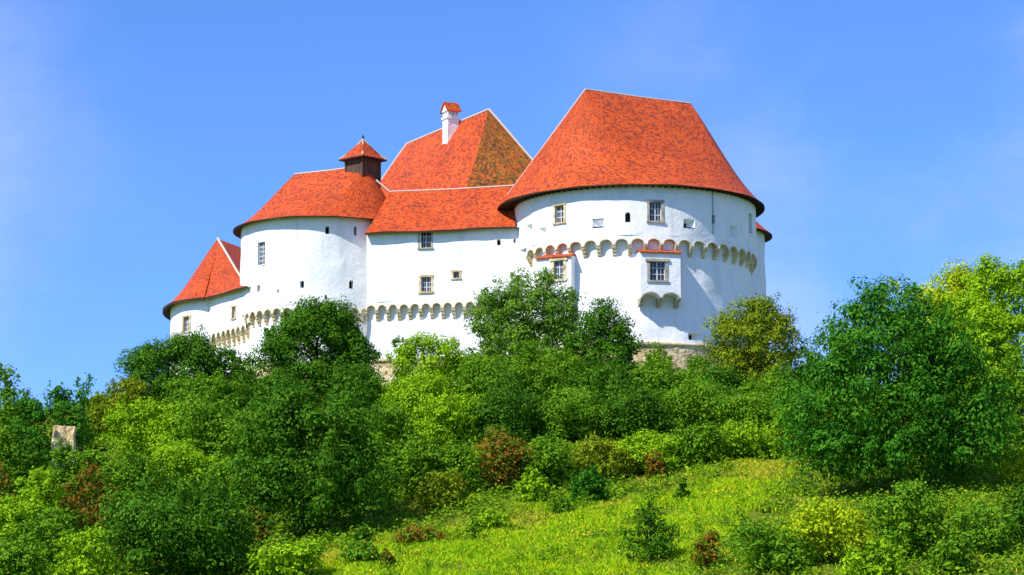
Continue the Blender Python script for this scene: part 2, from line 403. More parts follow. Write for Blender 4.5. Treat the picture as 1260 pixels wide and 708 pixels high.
def wall_grid(mb, P, s0, s1, z0, z1, holes=(), off=lambda z: 0.0, ds=0.6, dz=0.7, wobble=1.0):
    S = list(np.linspace(s0, s1, max(2, int((s1 - s0) / ds) + 1))); Zs = list(np.linspace(z0, z1, max(2, int((z1 - z0) / dz) + 1)))
    for h in holes:
        S = [s for s in S if not (h['s0'] - .12 < s < h['s1'] + .12)] + [h['s0'], h['s1']]
        Zs = [z for z in Zs if not (abs(z - h['z0']) < .1 or abs(z - h['z1']) < .1)] + [h['z0'], h['z1']]
    S = sorted(set(round(s, 5) for s in S)); Zs = sorted(set(round(z, 5) for z in Zs))
    hole_edges = [(round(h['s0'], 5), round(h['s1'], 5), round(h['z0'], 5), round(h['z1'], 5)) for h in holes]
    def o(s, z):
        w = wobble * wob(s, z)
        for a, b, c, d in hole_edges:
            if a - .3 <= s <= b + .3 and c - .3 <= z <= d + .3: w = 0
        return off(z) + w
    rows = [[P.pt(s, o(s, z), z) for s in S] for z in Zs]
    def keep(i, j):
        sm, zm = (S[j] + S[j + 1]) / 2, (Zs[i] + Zs[i + 1]) / 2
        return not any(a < sm < b and c < zm < d for a, b, c, d in hole_edges)
    mb.grid(rows, smooth=True, keep=keep)
    for h in holes:
        oo = off((h['z0'] + h['z1']) / 2); d = h['depth']
        l, r, t, b = h.get('splay', (0, 0, 0, 0))
        O = [P.pt(h['s0'], off(h['z0']), h['z0']), P.pt(h['s1'], off(h['z0']), h['z0']), P.pt(h['s1'], off(h['z1']), h['z1']), P.pt(h['s0'], off(h['z1']), h['z1'])]
        a0, a1, b0, b1 = h['s0'] + l, h['s1'] - r, h['z0'] + b, h['z1'] - t
        I = [P.pt(a0, oo - d, b0), P.pt(a1, oo - d, b0), P.pt(a1, oo - d, b1), P.pt(a0, oo - d, b1)]
        for k in range(4): mb.poly([O[k], O[(k + 1) % 4], I[(k + 1) % 4], I[k]])
        h['inner'] = (a0, a1, b0, b1, oo - d)
        if h.get('arch'):               # rounded head: two solid corner fillets inside the opening
            w = (h['s1'] - h['s0']) / 2; cs = (h['s0'] + h['s1']) / 2; zc = h['z1'] - w
            for sg in (-1, 1):
                arc = [(cs + sg * w * math.cos(t), zc + w * math.sin(t)) for t in np.linspace(0, math.pi / 2, 5)]
                pts = [(cs + sg * w, h['z1'])] + arc
                front = [P.pt(s, oo - .003, z) for s, z in pts]
                mb.poly(front if sg > 0 else front[::-1])
                for k in range(4): mb.poly([P.pt(*(arc[k][0], oo - .003, arc[k][1])), P.pt(arc[k + 1][0], oo - .003, arc[k + 1][1]), P.pt(arc[k + 1][0], oo - d, arc[k + 1][1]), P.pt(arc[k][0], oo - d, arc[k][1])])

def hole(P, x0, x1, y0, y1, depth=.4, off=0, **kw):
    ym, xm = (y0 + y1) / 2, (x0 + x1) / 2
    s0, s1 = P.hit(x0, ym, off)[0], P.hit(x1, ym, off)[0]
    z1, z0 = P.hit(xm, y0, off)[1], P.hit(xm, y1, off)[1]
    return dict(s0=s0, s1=s1, z0=z0, z1=z1, depth=depth, o=off, **kw)

def fit_window(P, h, parent, frame='greystone', nv=2, nh=3, proud=0.05, fw=.17, sill=True):
    """window part = stone surround; sub-parts casement and pane"""
    s0, s1, z0, z1, o = h['s0'], h['s1'], h['z0'], h['z1'], h['o']
    mb = MB()
    if frame:
        pbox(mb, P, s0 - fw, s0 + .01, z0, z1, o - .12, o + proud); pbox(mb, P, s1 - .01, s1 + fw, z0, z1, o - .12, o + proud)
        pbox(mb, P, s0 - fw - .04, s1 + fw + .04, z1, z1 + fw, o - .12, o + proud + .03)
        pbox(mb, P, s0 - fw - .05, s1 + fw + .05, z0 - fw * .8, z0, o - .12, o + proud + .06)
        w = mb.build('window', M[frame], parent)
    else:
        pbox(mb, P, s0 - .03, s1 + .03, z0 - .07, z0, o - .25, o + .05)
        w = mb.build('window', M['plaster'], parent)
    d = o - .20
    b = MB()
    for i in range(1, nv): pbox(b, P, s0 + (s1 - s0) * i / nv - .045, s0 + (s1 - s0) * i / nv + .045, z0, z1, d - .05, d)
    for a, c in ((s0, s0 + .06), (s1 - .06, s1)): pbox(b, P, a, c, z0, z1, d - .052, d - .002)
    for i in range(0, nh + 1):
        z = z0 + (z1 - z0) * i / nh; pbox(b, P, s0, s1, z - .032, z + .032, d - .045, d - .006)
    for i in range(nv):
        s = s0 + (s1 - s0) * (i + .5) / nv; pbox(b, P, s - .018, s + .018, z0, z1, d - .04, d - .010)
    part('casement', b.mesh('casement'), M['bars'], w, False)
    p = MB(); p.poly([P.pt(s0 - .02, d - .07, z0 - .02), P.pt(s1 + .02, d - .07, z0 - .02), P.pt(s1 + .02, d - .07, z1 + .02), P.pt(s0 - .02, d - .07, z1 + .02)])
    pbox(p, P, s0 - .02, s1 + .02, z0 - .02, z1 + .02, d - .16, d - .075)
    part('pane', p.mesh('pane'), M['glass'], w, False)
    return w

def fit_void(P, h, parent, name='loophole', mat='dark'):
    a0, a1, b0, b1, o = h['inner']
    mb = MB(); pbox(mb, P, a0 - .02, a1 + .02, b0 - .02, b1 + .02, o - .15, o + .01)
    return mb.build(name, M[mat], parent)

def corbel_mesh(depth, height, width):
    prof = [(-.12, 0), (depth + .05, 0), (depth + .05, -.12 * height)]
    n = 3
    for k in range(n):
        d0, d1 = depth * (n - k) / n, depth * (n - k - 1) / n
        z0, z1 = -height * (.12 + .88 * k / n), -height * (.12 + .88 * (k + 1) / n)
        for t in np.linspace(0, math.pi / 2, 6)[0 if k == 0 else 1:]:
            prof.append((d1 + (d0 - d1) * math.cos(t) ** .8 if t < math.pi / 2 - .01 else d1, z0 + (z1 - z0) * math.sin(t)))
        prof.append((d1 + .001, z1 - .0))
    prof.append((-.12, -height))
    mb = MB()
    A = [Vector((-width / 2, -d, z)) for d, z in prof]; B = [Vector((width / 2, -d, z)) for d, z in prof]
    mb.poly(A[::-1]); mb.poly(B)
    for i in range(len(prof)): j = (i + 1) % len(prof); mb.poly([A[i], A[j], B[j], B[i]])
    return mb.mesh('corbel')

def corbel_row(root, wall_mb, P, edges, zs, ztop, depth, o_up=0.0, rise=.42, bw=.15, cmesh=None, skip=()):
    """machicolation: brackets at the edges, arches between them carried to the projecting wall above"""
    o_low = o_up - depth
    mold = MB()
    for k in range(len(edges) - 1):
        s0, s1 = edges[k], edges[k + 1]
        n = 9; c = (s0 + s1) / 2; w = (s1 - s0) / 2 - bw
        arch = [(c - w * math.cos(t), zs + rise * math.sin(t)) for t in np.linspace(0, math.pi, n)]
        top = [(c - w + 2 * w * i / (n - 1), ztop) for i in range(n)]
        for i in range(n - 1):
            wall_mb.poly([P.pt(arch[i][0], o_up, arch[i][1]), P.pt(arch[i + 1][0], o_up, arch[i + 1][1]), P.pt(top[i + 1][0], o_up, ztop), P.pt(top[i][0], o_up, ztop)])
            wall_mb.poly([P.pt(arch[i][0], o_low - .05, arch[i][1]), P.pt(arch[i + 1][0], o_low - .05, arch[i + 1][1]), P.pt(arch[i + 1][0], o_up, arch[i + 1][1]), P.pt(arch[i][0], o_up, arch[i][1])])
        for a, b in ((s0, c - w), (c + w, s1)):
            wall_mb.poly([P.pt(a, o_up, zs), P.pt(b, o_up, zs), P.pt(b, o_up, ztop), P.pt(a, o_up, ztop)])
            wall_mb.poly([P.pt(a, o_low - .05, zs), P.pt(b, o_low - .05, zs), P.pt(b, o_up, zs), P.pt(a, o_up, zs)])
        w2, r2 = w + .055, rise + .055
        a2 = [(c - w2 * math.cos(t), zs + r2 * math.sin(t)) for t in np.linspace(0, math.pi, n)]
        f = o_up + .04
        for i in range(n - 1):
            q = [P.pt(arch[i][0], f, arch[i][1]), P.pt(arch[i + 1][0], f, arch[i + 1][1]), P.pt(a2[i + 1][0], f, a2[i + 1][1]), P.pt(a2[i][0], f, a2[i][1])]
            r = [P.pt(a2[i][0], o_up - .02, a2[i][1]), P.pt(a2[i + 1][0], o_up - .02, a2[i + 1][1])]
            g = [P.pt(arch[i][0], o_up - depth * .9, arch[i][1] - .006), P.pt(arch[i + 1][0], o_up - depth * .9, arch[i + 1][1] - .006)]
            mold.poly(q); mold.poly([q[3], q[2], r[1], r[0]]); mold.poly([g[0], g[1], q[1], q[0]])
        if k + 1 < len(edges) - 1:          # impost joining this arch ring to the next one
            cn = (edges[k + 1] + edges[k + 2]) / 2; wn = (edges[k + 2] - edges[k + 1]) / 2 - bw + .055
            mold.poly([P.pt(c + w2, f, zs), P.pt(cn - wn, f, zs), P.pt(cn - wn, f, zs - .05), P.pt(c + w2, f, zs - .05)])
    me = mold.mesh('arch_moulding')
    bm = bmesh.new(); bm.from_mesh(me); bmesh.ops.remove_doubles(bm, verts=bm.verts, dist=1e-4); bm.to_mesh(me); bm.free()
    part('arch_moulding', me, M['stone'], root)
    for k, s in enumerate(edges):
        if k in skip: continue
        p = P.pt(s, o_low, zs - .004); q = P.pt(s, o_low + 1, zs)
        d = q - p; ang = math.atan2(d.x, -d.y)
        o = part('corbel', cmesh, M['stone'], root)
        o.location = p - Vector(root.location); o.rotation_euler = (0, 0, ang)

# roofs -------------------------------------------------------------------
def lift(h, H, k): return H * (h - k * 4 * h * (1 - h) ** 2)

def roof_loft(mb, eave, top, k=.1, n=14, ks=None):
    """bell-cast tiled slope from eave points up to top points; uv in metres"""
    u = [0.0]
    for i in range(1, len(eave)): u.append(u[-1] + (eave[i] - eave[i - 1]).length)
    rows, uvs = [], []
    for r in range(n + 1):
        h = r / n
        row = []; ur = []
        for i, (e, t) in enumerate(zip(eave, top)):
            p = e.lerp(t, h); p.z = e.z + lift(h, t.z - e.z, k if ks is None else ks[i])
            p.z += .03 * math.sin(u[i] * 1.3 + h * 9) * math.sin(u[i] * .41) * (1 - h)
            row.append(p); ur.append((u[i], h * (t - e).length))
        rows.append(row); uvs.append(ur)
    mb.grid(rows, uvs, smooth=False)

def soffit(mb, eave, wallp, dz0=.14, dz1=-.02):
    """fascia and underside between the eave edge and the wall"""
    for i in range(len(eave) - 1):
        a, b = eave[i], eave[i + 1]; z = Vector((0, 0, 1))
        mb.poly([a - z * dz0, b - z * dz0, b - z * .015, a - z * .015])
        mb.poly([wallp[i] - z * dz1, wallp[i + 1] - z * dz1, b - z * dz0, a - z * dz0])

def seg_project(p, L, Rr):
    d = Rr - L; dd = Vector((d.x, d.y)); t = (Vector((p.x - L.x, p.y - L.y)).dot(dd)) / dd.length_squared
    return L.lerp(Rr, min(1, max(0, t)))

def ridge(root_roof, pts, r=.13):
    mb = MB(); mb.tube(pts, r, 7); return part('ridge_tiles', mb.mesh('ridge_tiles'), M['mortar'], root_roof, False)

# ================================================================== A: great round tower
def great_tower():
    cx, cy, Rw, Re = 9.48, 228.5, 9.35, 10.05
    ZE = 44.35; ZS = 40.0; ZB = 32.5
    root = thing('round_tower', (cx, cy, 29), 'great round white tower with the tallest red tiled roof, arched corbels and a boxed oriel', 'tower')
    P = Arc(cx, cy, Rw)
    up, low = [], []
    w1 = hole(P, 683, 694, 253, 274, .3); w2 = hole(P, 799, 814, 249, 272, .3)
    w3 = hole(P, 921.5, 925.5, 263, 289, .3)
    sl1 = hole(P, 769, 775.5, 261, 272, .45, arch=True)
    sl2 = hole(P, 876, 880, 265, 276, .45)
    n1 = hole(P, 841, 855, 270, 280, .6, splay=(.0, .45, .25, .05))
    n2 = hole(P, 729, 743, 270, 279, .45, splay=(.35, .25, .2, .05))
    n3 = hole(P, 898, 907, 278, 293, .45, splay=(.25, .25, .3, .05))
    n4 = hole(P, 664, 672, 280, 289, .4, splay=(.3, .2, .2, .05))
    n5 = hole(P, 648, 655, 276, 288, .4, splay=(.3, .2, .2, .05))
    up = [w1, w2, w3, sl1, sl2, n1, n2, n3, n4, n5]
    mb = MB()
    ztop = ZS + .62
    wall_grid(mb, P, -math.pi * Rw, math.pi * Rw, ztop, ZE + .2, up, ds=.5, dz=.5)
    dep = .45
    offl = lambda z: -dep + max(0, (38.8 - z)) * .075
    l1 = hole(P, 847, 866, 410, 419, .6, off=offl(33.2), splay=(.05, .75, .1, .05))
    wall_grid(mb, P, -math.pi * Rw, math.pi * Rw, ZB, ztop + .1, [l1], off=offl, ds=.5, dz=.5, wobble=1.6)
    st = math.radians(7.35) * Rw
    edges = [math.radians(-63.5) * Rw + st * i for i in range(23)]
    cm = corbel_mesh(dep, .84, .29)
    corbel_row(root, mb, P, edges, ZS, ztop, dep, cmesh=cm, rise=.33)
    # the wall swells out to full thickness where the arches die into the wing
    sa, sb = R(-104) * Rw, edges[0] + .1; ss = np.linspace(sa, sb, 24); zz = np.linspace(ztop + .02, 33.4, 14)
    mb.grid([[P.pt(s, (offl(z) - .02) * min(1, max(0, (s - edges[0] + 1.9) / 1.9)) ** 1.5 + .01 * (1 - i / 13), z) for s in ss] for i, z in enumerate(zz)][::-1])
    # overhang underside where the row of arches ends
    for a0, a1 in ((-math.pi * Rw, edges[0]), (edges[-1], math.pi * Rw)):
        ss = np.linspace(a0, a1, 30)
        mb.grid([[P.pt(s, -dep - .05, ztop) for s in ss], [P.pt(s, 0, ztop) for s in ss]])
    mb.build('wall', M['plaster'], root)
    for w, fr in ((w1, 'stone'), (w2, 'greystone'), (w3, None)): fit_window(P, w, root, fr, fw=.15 if w is w1 else .17)
    for h in (sl1, sl2): fit_void(P, h, root)
    for h in (n1, l1): fit_void(P, h, root, 'embrasure')
    for h in (n2, n3, n4, n5): fit_void(P, h, root, 'blocked_embrasure', 'plaster')
    b = MB(); ss = np.linspace(-math.pi * Rw, math.pi * Rw, 120)
    o = offl(ZB)
    b.grid([[P.pt(s, q, z) for s in ss] for q, z in ((o - .1, ZB + .16), (o + .2, ZB + .08), (o + .24, ZB - .1), (o + .1, ZB - .2))])
    b.build('string_course', M['stone'], root)
    b = MB(); wall_grid(b, P, -math.pi * Rw, math.pi * Rw, 26.5, ZB - .15, off=lambda z: o + .1 + (ZB - z) * .06, wobble=2.2)
    b.build('plinth', M['rubble'], root)
    # roof
    L, Rr = Vector((5.69, 226.0, 53.3)), Vector((14.05, 230.8, 53.3))
    ang = np.linspace(-math.pi, math.pi, 181)
    def eav(a):
        q = max(0, math.cos(a - R(-88))) ** 3; rr = Re + .58 * q
        return Vector((cx + rr * math.sin(a), cy - rr * math.cos(a), ZE))
    kk = lambda a: .115 - .11 * max(0, math.cos(a - R(-85))) ** 1.5
    ev = [eav(a) for a in ang]
    wp = [Vector((cx + (Rw - .04) * math.sin(a), cy - (Rw - .04) * math.cos(a), ZE)) for a in ang]
    r = MB(); roof_loft(r, ev, [seg_project(e, L, Rr) for e in ev], .10, 18, [kk(a) for a in ang])
    ro = r.build('roof', M['tiles'], root)
    ridge(ro, [L, L.lerp(Rr, .5) - Vector((0, 0, .05)), Rr], .08)
    # lime-mortared hip running from the ridge end down the left
    def hip(a):
        e = eav(a); out = []
        for h in np.linspace(1, .12, 10):
            p = e.lerp(L, h); p.z = e.z + lift(h, L.z - e.z, kk(a)) + .03; out.append(p)
        return out
    def leftness(a): p = eav(a).lerp(L, .5); return p.x / (p.y * math.cos(PITCH) + p.z * math.sin(PITCH))
    ridge(ro, hip(min([R(-d) for d in range(60, 130)], key=leftness)), .085)
    s = MB(); soffit(s, ev, wp, .09, -.04); part('eave_boards', s.mesh('eave_boards'), M['soffit'], ro, False)
    # rafter feet under the eave
    rf = MB()
    for a in np.linspace(-math.pi, math.pi, 120, endpoint=False):
        d = Vector((math.sin(a), -math.cos(a), 0)); t = Vector((math.cos(a), math.sin(a), 0)) * .06; c0 = Vector((cx, cy, 0))
        i0, o0 = c0 + d * (Rw - .1), c0 + d * (Re - .06); zz = Vector((0, 0, 1))
        rf.hexa([i0 - t + zz * (ZE - .10), i0 + t + zz * (ZE - .10), o0 + t + zz * (ZE - .17), o0 - t + zz * (ZE - .17), i0 - t + zz * (ZE + .1), i0 + t + zz * (ZE + .1), o0 + t + zz * (ZE - .07), o0 - t + zz * (ZE - .07)])
    part('rafter_ends', rf.mesh('rafter_ends'), M['soffit'], ro, False)
    # lightning conductor
    g = MB(); sd = P.hit(876.5, 250)[0]; g.tube([P.pt(sd, .06, ZE), P.pt(sd, .06, 42.6), P.pt(sd, .06, 41.0)], .022, 6); g.build('lightning_conductor', M['iron'], root)
    # boxed oriel on corbels, and its fellow at the left
    for (px, wid, z1, z0, nang, prj, cor, win) in ((808, 3.0, 39.25, 36.15, 10, 1.25, True, (799.5, 818.5, 322, 345)), (690, 2.75, 39.3, 34.6, -24, 1.1, True, (681.5, 693.5, 321, 344))):
        s_c = P.hit(px, 320, -dep)[0]; base = P.pt(s_c, offl(37.5) - 1.2, 0)
        a = R(nang); dn = Vector((math.sin(a), -math.cos(a))); tn = Vector((math.cos(a), math.sin(a)))
        frontc = Vector((P.pt(s_c, offl(37.5), 0)).xy) + dn * prj
        Q = Line(frontc - tn * wid / 2, frontc + tn * wid / 2)
        h = hole(Q, *win, .3)
        ob = MB(); wall_grid(ob, Q, 0, wid, z0, z1, [h], wobble=0.0, ds=.8, dz=.8)
        B0, B1 = frontc - tn * wid / 2, frontc + tn * wid / 2; bk = -dn * (prj + 2.2)
        for p, q in ((B0 + bk, B0), (B1, B1 + bk)):
            ob.poly([(p.x, p.y, z0), (q.x, q.y, z0), (q.x, q.y, z1), (p.x, p.y, z1)])
        # scalloped foot
        nb = 2; bw = wid / nb
        for k in range(nb):
            c = bw * (k + .5); ww = bw / 2 - .16; nn = 9; low_z = z0 - .34
            ar = [(c - ww * math.cos(t), low_z + .32 * math.sin(t)) for t in np.linspace(0, math.pi, nn)]
            for i in range(nn - 1):
                ob.poly([Q.pt(ar[i][0], 0, ar[i][1]), Q.pt(ar[i + 1][0], 0, ar[i + 1][1]), Q.pt(ar[i + 1][0], 0, z0), Q.pt(ar[i][0], 0, z0)])
                ob.poly([Q.pt(ar[i][0], -prj - 1.5, ar[i][1]), Q.pt(ar[i + 1][0], -prj - 1.5, ar[i + 1][1]), Q.pt(ar[i + 1][0], 0, ar[i + 1][1]), Q.pt(ar[i][0], 0, ar[i][1])])
            for sa, sb in ((bw * k, c - ww), (c + ww, bw * (k + 1))):
                ob.poly([Q.pt(sa, 0, low_z), Q.pt(sb, 0, low_z), Q.pt(sb, 0, z0), Q.pt(sa, 0, z0)])
        for sx in (0, wid):
            ob.poly([Q.pt(sx, -prj - 1.5, z0 - .34), Q.pt(sx, 0, z0 - .34), Q.pt(sx, 0, z0), Q.pt(sx, -prj - 1.5, z0)])
        orl = ob.build('oriel', M['plaster'], root)
        cmb = MB()
        prof = corbel_mesh(prj * .75, .62, .28)
        for k in range(3):
            sx = (.14, wid / 2, wid - .14)[k]; p = Q.pt(sx, -prj * .8, z0 - .342)
            Mx = Matrix.Translation(p) @ Matrix.Rotation(math.atan2(dn.x, -dn.y), 4, 'Z')
            for f in prof.polygons: cmb.poly([Mx @ prof.vertices[i].co for i in f.vertices])
        # moulded stone arches at the foot
        for k in range(nb):
            c = bw * (k + .5); ww = bw / 2 - .16; lz = z0 - .34
            for (t0, t1) in zip(np.linspace(0, math.pi, 9)[:-1], np.linspace(0, math.pi, 9)[1:]):
                f = lambda t, e: Q.pt(c - (ww + e) * math.cos(t), .035, lz + (.32 + e) * math.sin(t))
                cmb.poly([f(t0, 0), f(t1, 0), f(t1, .09), f(t0, .09)])
        part('foot_corbels', cmb.mesh('foot_corbels'), M['greystone'], orl, False)
        rb = MB()   # pent roof of tiles
        e = [Q.pt(-.1, .16, z1 - .05), Q.pt(wid * .5, .16, z1 - .05), Q.pt(wid + .1, .16, z1 - .05)]
        t = [Q.pt(.05, -prj - .25, z1 + .40), Q.pt(wid * .5, -prj - .25, z1 + .40), Q.pt(wid - .05, -prj - .25, z1 + .40)]
        rb.grid([e, t], [[(0, 0), (wid / 2, 0), (wid, 0)], [(0, 1.3), (wid / 2, 1.3), (wid, 1.3)]], smooth=False)
        dz = Vector((0, 0, .10))
        rb.grid([[p - dz for p in e], e], [[(0, .05), (wid / 2, .05), (wid, .05)], [(0, .15), (wid / 2, .15), (wid, .15)]], smooth=False)
        rb.grid([[p - dz for p in t], [p - dz for p in e]], smooth=False)
        rb.poly([e[0], t[0], t[0] - dz, e[0] - dz]); rb.poly([e[2], e[2] - dz, t[2] - dz, t[2]])
        part('oriel_roof', rb.mesh('oriel_roof'), M['tiles'], orl, False)
        fr = MB(); s0, s1, a0, a1 = h['s0'], h['s1'], h['z0'], h['z1']; fw = .2
        pbox(fr, Q, s0 - fw, s0 + .01, a0, a1, -.1, .05); pbox(fr, Q, s1 - .01, s1 + fw, a0, a1, -.1, .05)
        pbox(fr, Q, s0 - fw - .12, s1 + fw + .12, a1, a1 + fw, -.1, .12); pbox(fr, Q, s0 - fw - .05, s1 + fw + .05, a0 - .14, a0, -.1, .1)
        part('window_frame', fr.mesh('window_frame'), M['greystone' if nang > 0 else 'stone'], orl, False)
        bb = MB()
        for i in range(0, 3): s = s0 + (s1 - s0) * i / 2; pbox(bb, Q, s - .05, s + .05, a0, a1, -.22, -.16)
        for i in range(0, 4): z = a0 + (a1 - a0) * i / 3; pbox(bb, Q, s0, s1, z - .03, z + .03, -.215, -.165)
        for i in range(2): s = s0 + (s1 - s0) * (i + .5) / 2; pbox(bb, Q, s - .018, s + .018, a0, a1, -.21, -.17)
        part('casement', bb.mesh('casement'), M['bars'], orl, False)
        pp = MB(); pbox(pp, Q, s0 - .02, s1 + .02, a0 - .02, a1 + .02, -.32, -.24); part('pane', pp.mesh('pane'), M['glass'], orl, False)
        pp.mesh
great_tower()

# ================================================================== B: wing between the towers
def wing():
    p0, p1 = Vector((-11.25, 228.7)), Vector((0.9, 225.85))
    P = Line(p0, p1); ZE, ZS, ZB = 42.45, 36.55, 32.6; dep = .42; ztop = ZS + .55
    root = thing('castle_wing', (-5.2, 229.5, 29), 'flat white castle wing with a low red roof between the two round towers', 'building')
    w1 = hole(P, 516.5, 530.5, 283.5, 305, .3); w2 = hole(P, 518, 530.5, 341, 359, .3); w3 = hole(P, 557.5, 565, 334.5, 342.5, .3)
    v1 = hole(P, 611, 616, 295, 302, .4); v2 = hole(P, 631.5, 634.5, 294, 299, .3)
    mb = MB()
    wall_grid(mb, P, 0, P.L, ztop, ZE + .2, [w1, w2, w3, v1, v2], ds=.6, dz=.6)
    offl = lambda z: -dep + max(0, 35.5 - z) * .05
    wall_grid(mb, P, 0, P.L, ZB, ztop + .1, off=offl, ds=.6, dz=.6, wobble=1.6)
    st = .87; edges = [-.02 + st * i for i in range(15)]
    corbel_row(root, mb, P, edges, ZS, ztop, dep, cmesh=corbel_mesh(dep, .86, .26), bw=.13, rise=.28)
    # left return
    Q = Line(p0 + Vector((2.2, 8)), p0)
    wall_grid(mb, Q, 0, Q.L, 28, ZE + .1)
    mb.build('wall', M['plaster'], root)
    fit_window(P, w1, root, 'greystone', fw=.13); fit_window(P, w2, root, 'stone', fw=.16); fit_window(P, w3, root, 'stone', nv=1, nh=1, fw=.13)
    fit_void(P, v1, root); fit_void(P, v2, root)
    b = MB(); o = offl(ZB); ss = np.linspace(0, P.L, 12)
    b.grid([[P.pt(s, q, z) for s in ss] for q, z in ((o - .1, ZB + .15), (o + .18, ZB + .08), (o + .2, ZB - .1), (o + .1, ZB - .18))])
    b.build('string_course', M['stone'], root)
    b = MB(); wall_grid(b, P, -.3, P.L, 26, ZB - .14, off=lambda z: o + .1 + (ZB - z) * .05, wobble=2.0); b.build('plinth', M['rubble'], root)
    # roof: bell-cast slope with its ridge behind
    n = 40
    e0, e1 = P.pt(.0, .55, ZE), P.pt(P.L - .55, .55, ZE)
    r0, r1 = at(479, 237, 233.6), at(640, 227, 231.0)
    r0.z = r1.z = 46.75
    ev = [e0.lerp(e1, i / n) for i in range(n + 1)]; tp = [r0.lerp(r1, i / n) for i in range(n + 1)]
    for i, e in enumerate(ev): e.z += .12 * math.sin(i / n * math.pi * 3) * .35
    r = MB(); roof_loft(r, ev, tp, .06, 10)
    bk = [Vector((t.x + 1.0, t.y + 5, ZE)) for t in tp]
    roof_loft(r, bk[::-1], tp[::-1], 0, 4)
    lf = [bk[0], e0.lerp(bk[0], .5), e0]; roof_loft(r, lf, [r0] * 3, 0.05, 8)
    ro = r.build('roof', M['tiles'], root)
    up = Vector((0, 0, .03))
    ridge(ro, [at(463, 222, 234.0), r0 + up, r0.lerp(r1, .5) + up - Vector((0, 0, .06)), r1 + up], .09)
    wpts = [P.pt(P.L * i / n, -.03, ZE) for i in range(n + 1)]
    s = MB(); soffit(s, ev, wpts, .15, -.04); part('eave_boards', s.mesh('eave_boards'), M['soffit'], ro, False)
wing()

# ================================================================== C: palace block behind the wing
def palace():
    root = thing('palace', (-4, 240, 30), 'tall hipped roofed palace behind the wing with brown mossy gable side and chimney', 'building')
    A, B = Vector((-1.87, 236, 54.0)), Vector((-8.9, 249, 54.0))
    F0, F1, F2, F3 = Vector((-12.5, 240.5, 46.8)), Vector((-3.6, 232.4, 46.8)), Vector((3.95, 233.0, 46.8)), Vector((1.5, 251, 46.8))
    def run(a, b, n): return [a.lerp(b, i / n) for i in range(n + 1)]
    r = MB(); n = 24
    roof_loft(r, run(F0, F1, n), run(B, A, n), .05, 12)
    roof_loft(r, run(F2, F3, n), run(A, B, n), .05, 12)
    roof_loft(r, run(F3, F0, n), [B] * (n + 1), .05, 12)
    ro = r.build('roof', M['tiles'], root)
    h = MB(); roof_loft(h, run(F1, F2, n), [A] * (n + 1), .05, 12)
    hp = part('roof_hip', h.mesh('roof_hip'), M['mossy'], ro, False); hp['label'] = 'brown mossy hip slope'
    def edge(e, t):
        o = []
        for q in np.linspace(0.02, 1, 9): p = e.lerp(t, q); p.z = e.z + lift(q, t.z - e.z, .05) + .03; o.append(p)
        return o
    ridge(ro, [A, B], .1); ridge(ro, edge(F2, A), .1); ridge(ro, edge(F0, B), .08)
    w = MB(); c = [F0, F1, F2, F3]; cen = sum(c, Vector()) / 4
    ci = [p.lerp(cen, .06) for p in c]
    for i in range(4):
        a, b = ci[i], ci[(i + 1) % 4]
        w.grid([[Vector((q.x, q.y, z)) for q in run(a, b, 8)] for z in (29, 38, 46.95)])
    w.build('wall', M['plaster'], root)
    # chimney with small tiled saddle roof
    base = at(554.5, 181, 240.2); y = base.y
    Mx = Matrix.Translation((base.x, y, 0)) @ Matrix.Rotation(R(28), 4, 'Z')
    zt = at(555, 143, y).z; z0 = base.z - 2.5
    ch = MB(); ch.box(-.52, .52, -.45, .45, z0, zt, Mx)
    ch.box(-.6, .6, -.53, .53, zt - .32, zt - .14, Mx)
    for sx in (-.42, -.14, .14, .42): 
        ch.box(sx - .07, sx + .07, -.45, -.31, zt, zt + .32, Mx); ch.box(sx - .07, sx + .07, .31, .45, zt, zt + .32, Mx)
    for sy in (-.1, .1):
        ch.box(-.5, -.36, sy - .06, sy + .06, zt, zt + .32, Mx); ch.box(.36, .5, sy - .06, sy + .06, zt, zt + .32, Mx)
    ch.box(-.58, .58, -.5, .5, zt + .32, zt + .42, Mx)
    g = zt + .42
    for sx in (.55, -.55):
        ch.poly([Mx @ Vector((sx, -.48, g)), Mx @ Vector((sx, .48, g)), Mx @ Vector((sx, 0, g + .62))])
    cho = ch.build('chimney', M['plaster'], ro)
    cho.parent = ro; cho.location = (0, 0, 0)
    cr = MB()
    for sg in (-1, 1):
        a = [Vector((-.68, sg * .66, g - .1)), Vector((.68, sg * .66, g - .1)), Vector((.68, 0, g + .72)), Vector((-.68, 0, g + .72))]
        cr.poly([Mx @ p for p in a], [(0, 0), (1.36, 0), (1.36, .9), (0, .9)])
        d = Vector((0, 0, .08)); cr.poly([Mx @ (p - d) for p in a])
        cr.poly([Mx @ a[0], Mx @ a[1], Mx @ (a[1] - d), Mx @ (a[0] - d)])
        cr.poly([Mx @ a[1], Mx @ a[2], Mx @ (a[2] - d), Mx @ (a[1] - d)]); cr.poly([Mx @ a[0], Mx @ a[3], Mx @ (a[3] - d), Mx @ (a[0] - d)])
    part('chimney_cap', cr.mesh('chimney_cap'), M['tiles'], ro, False)
    fl = MB(); fl.box(-.58, .58, -.51, .51, base.z - 1.0, base.z - .25, Mx); part('chimney_flashing', fl.mesh('chimney_flashing'), M['iron'], ro, False)
palace()

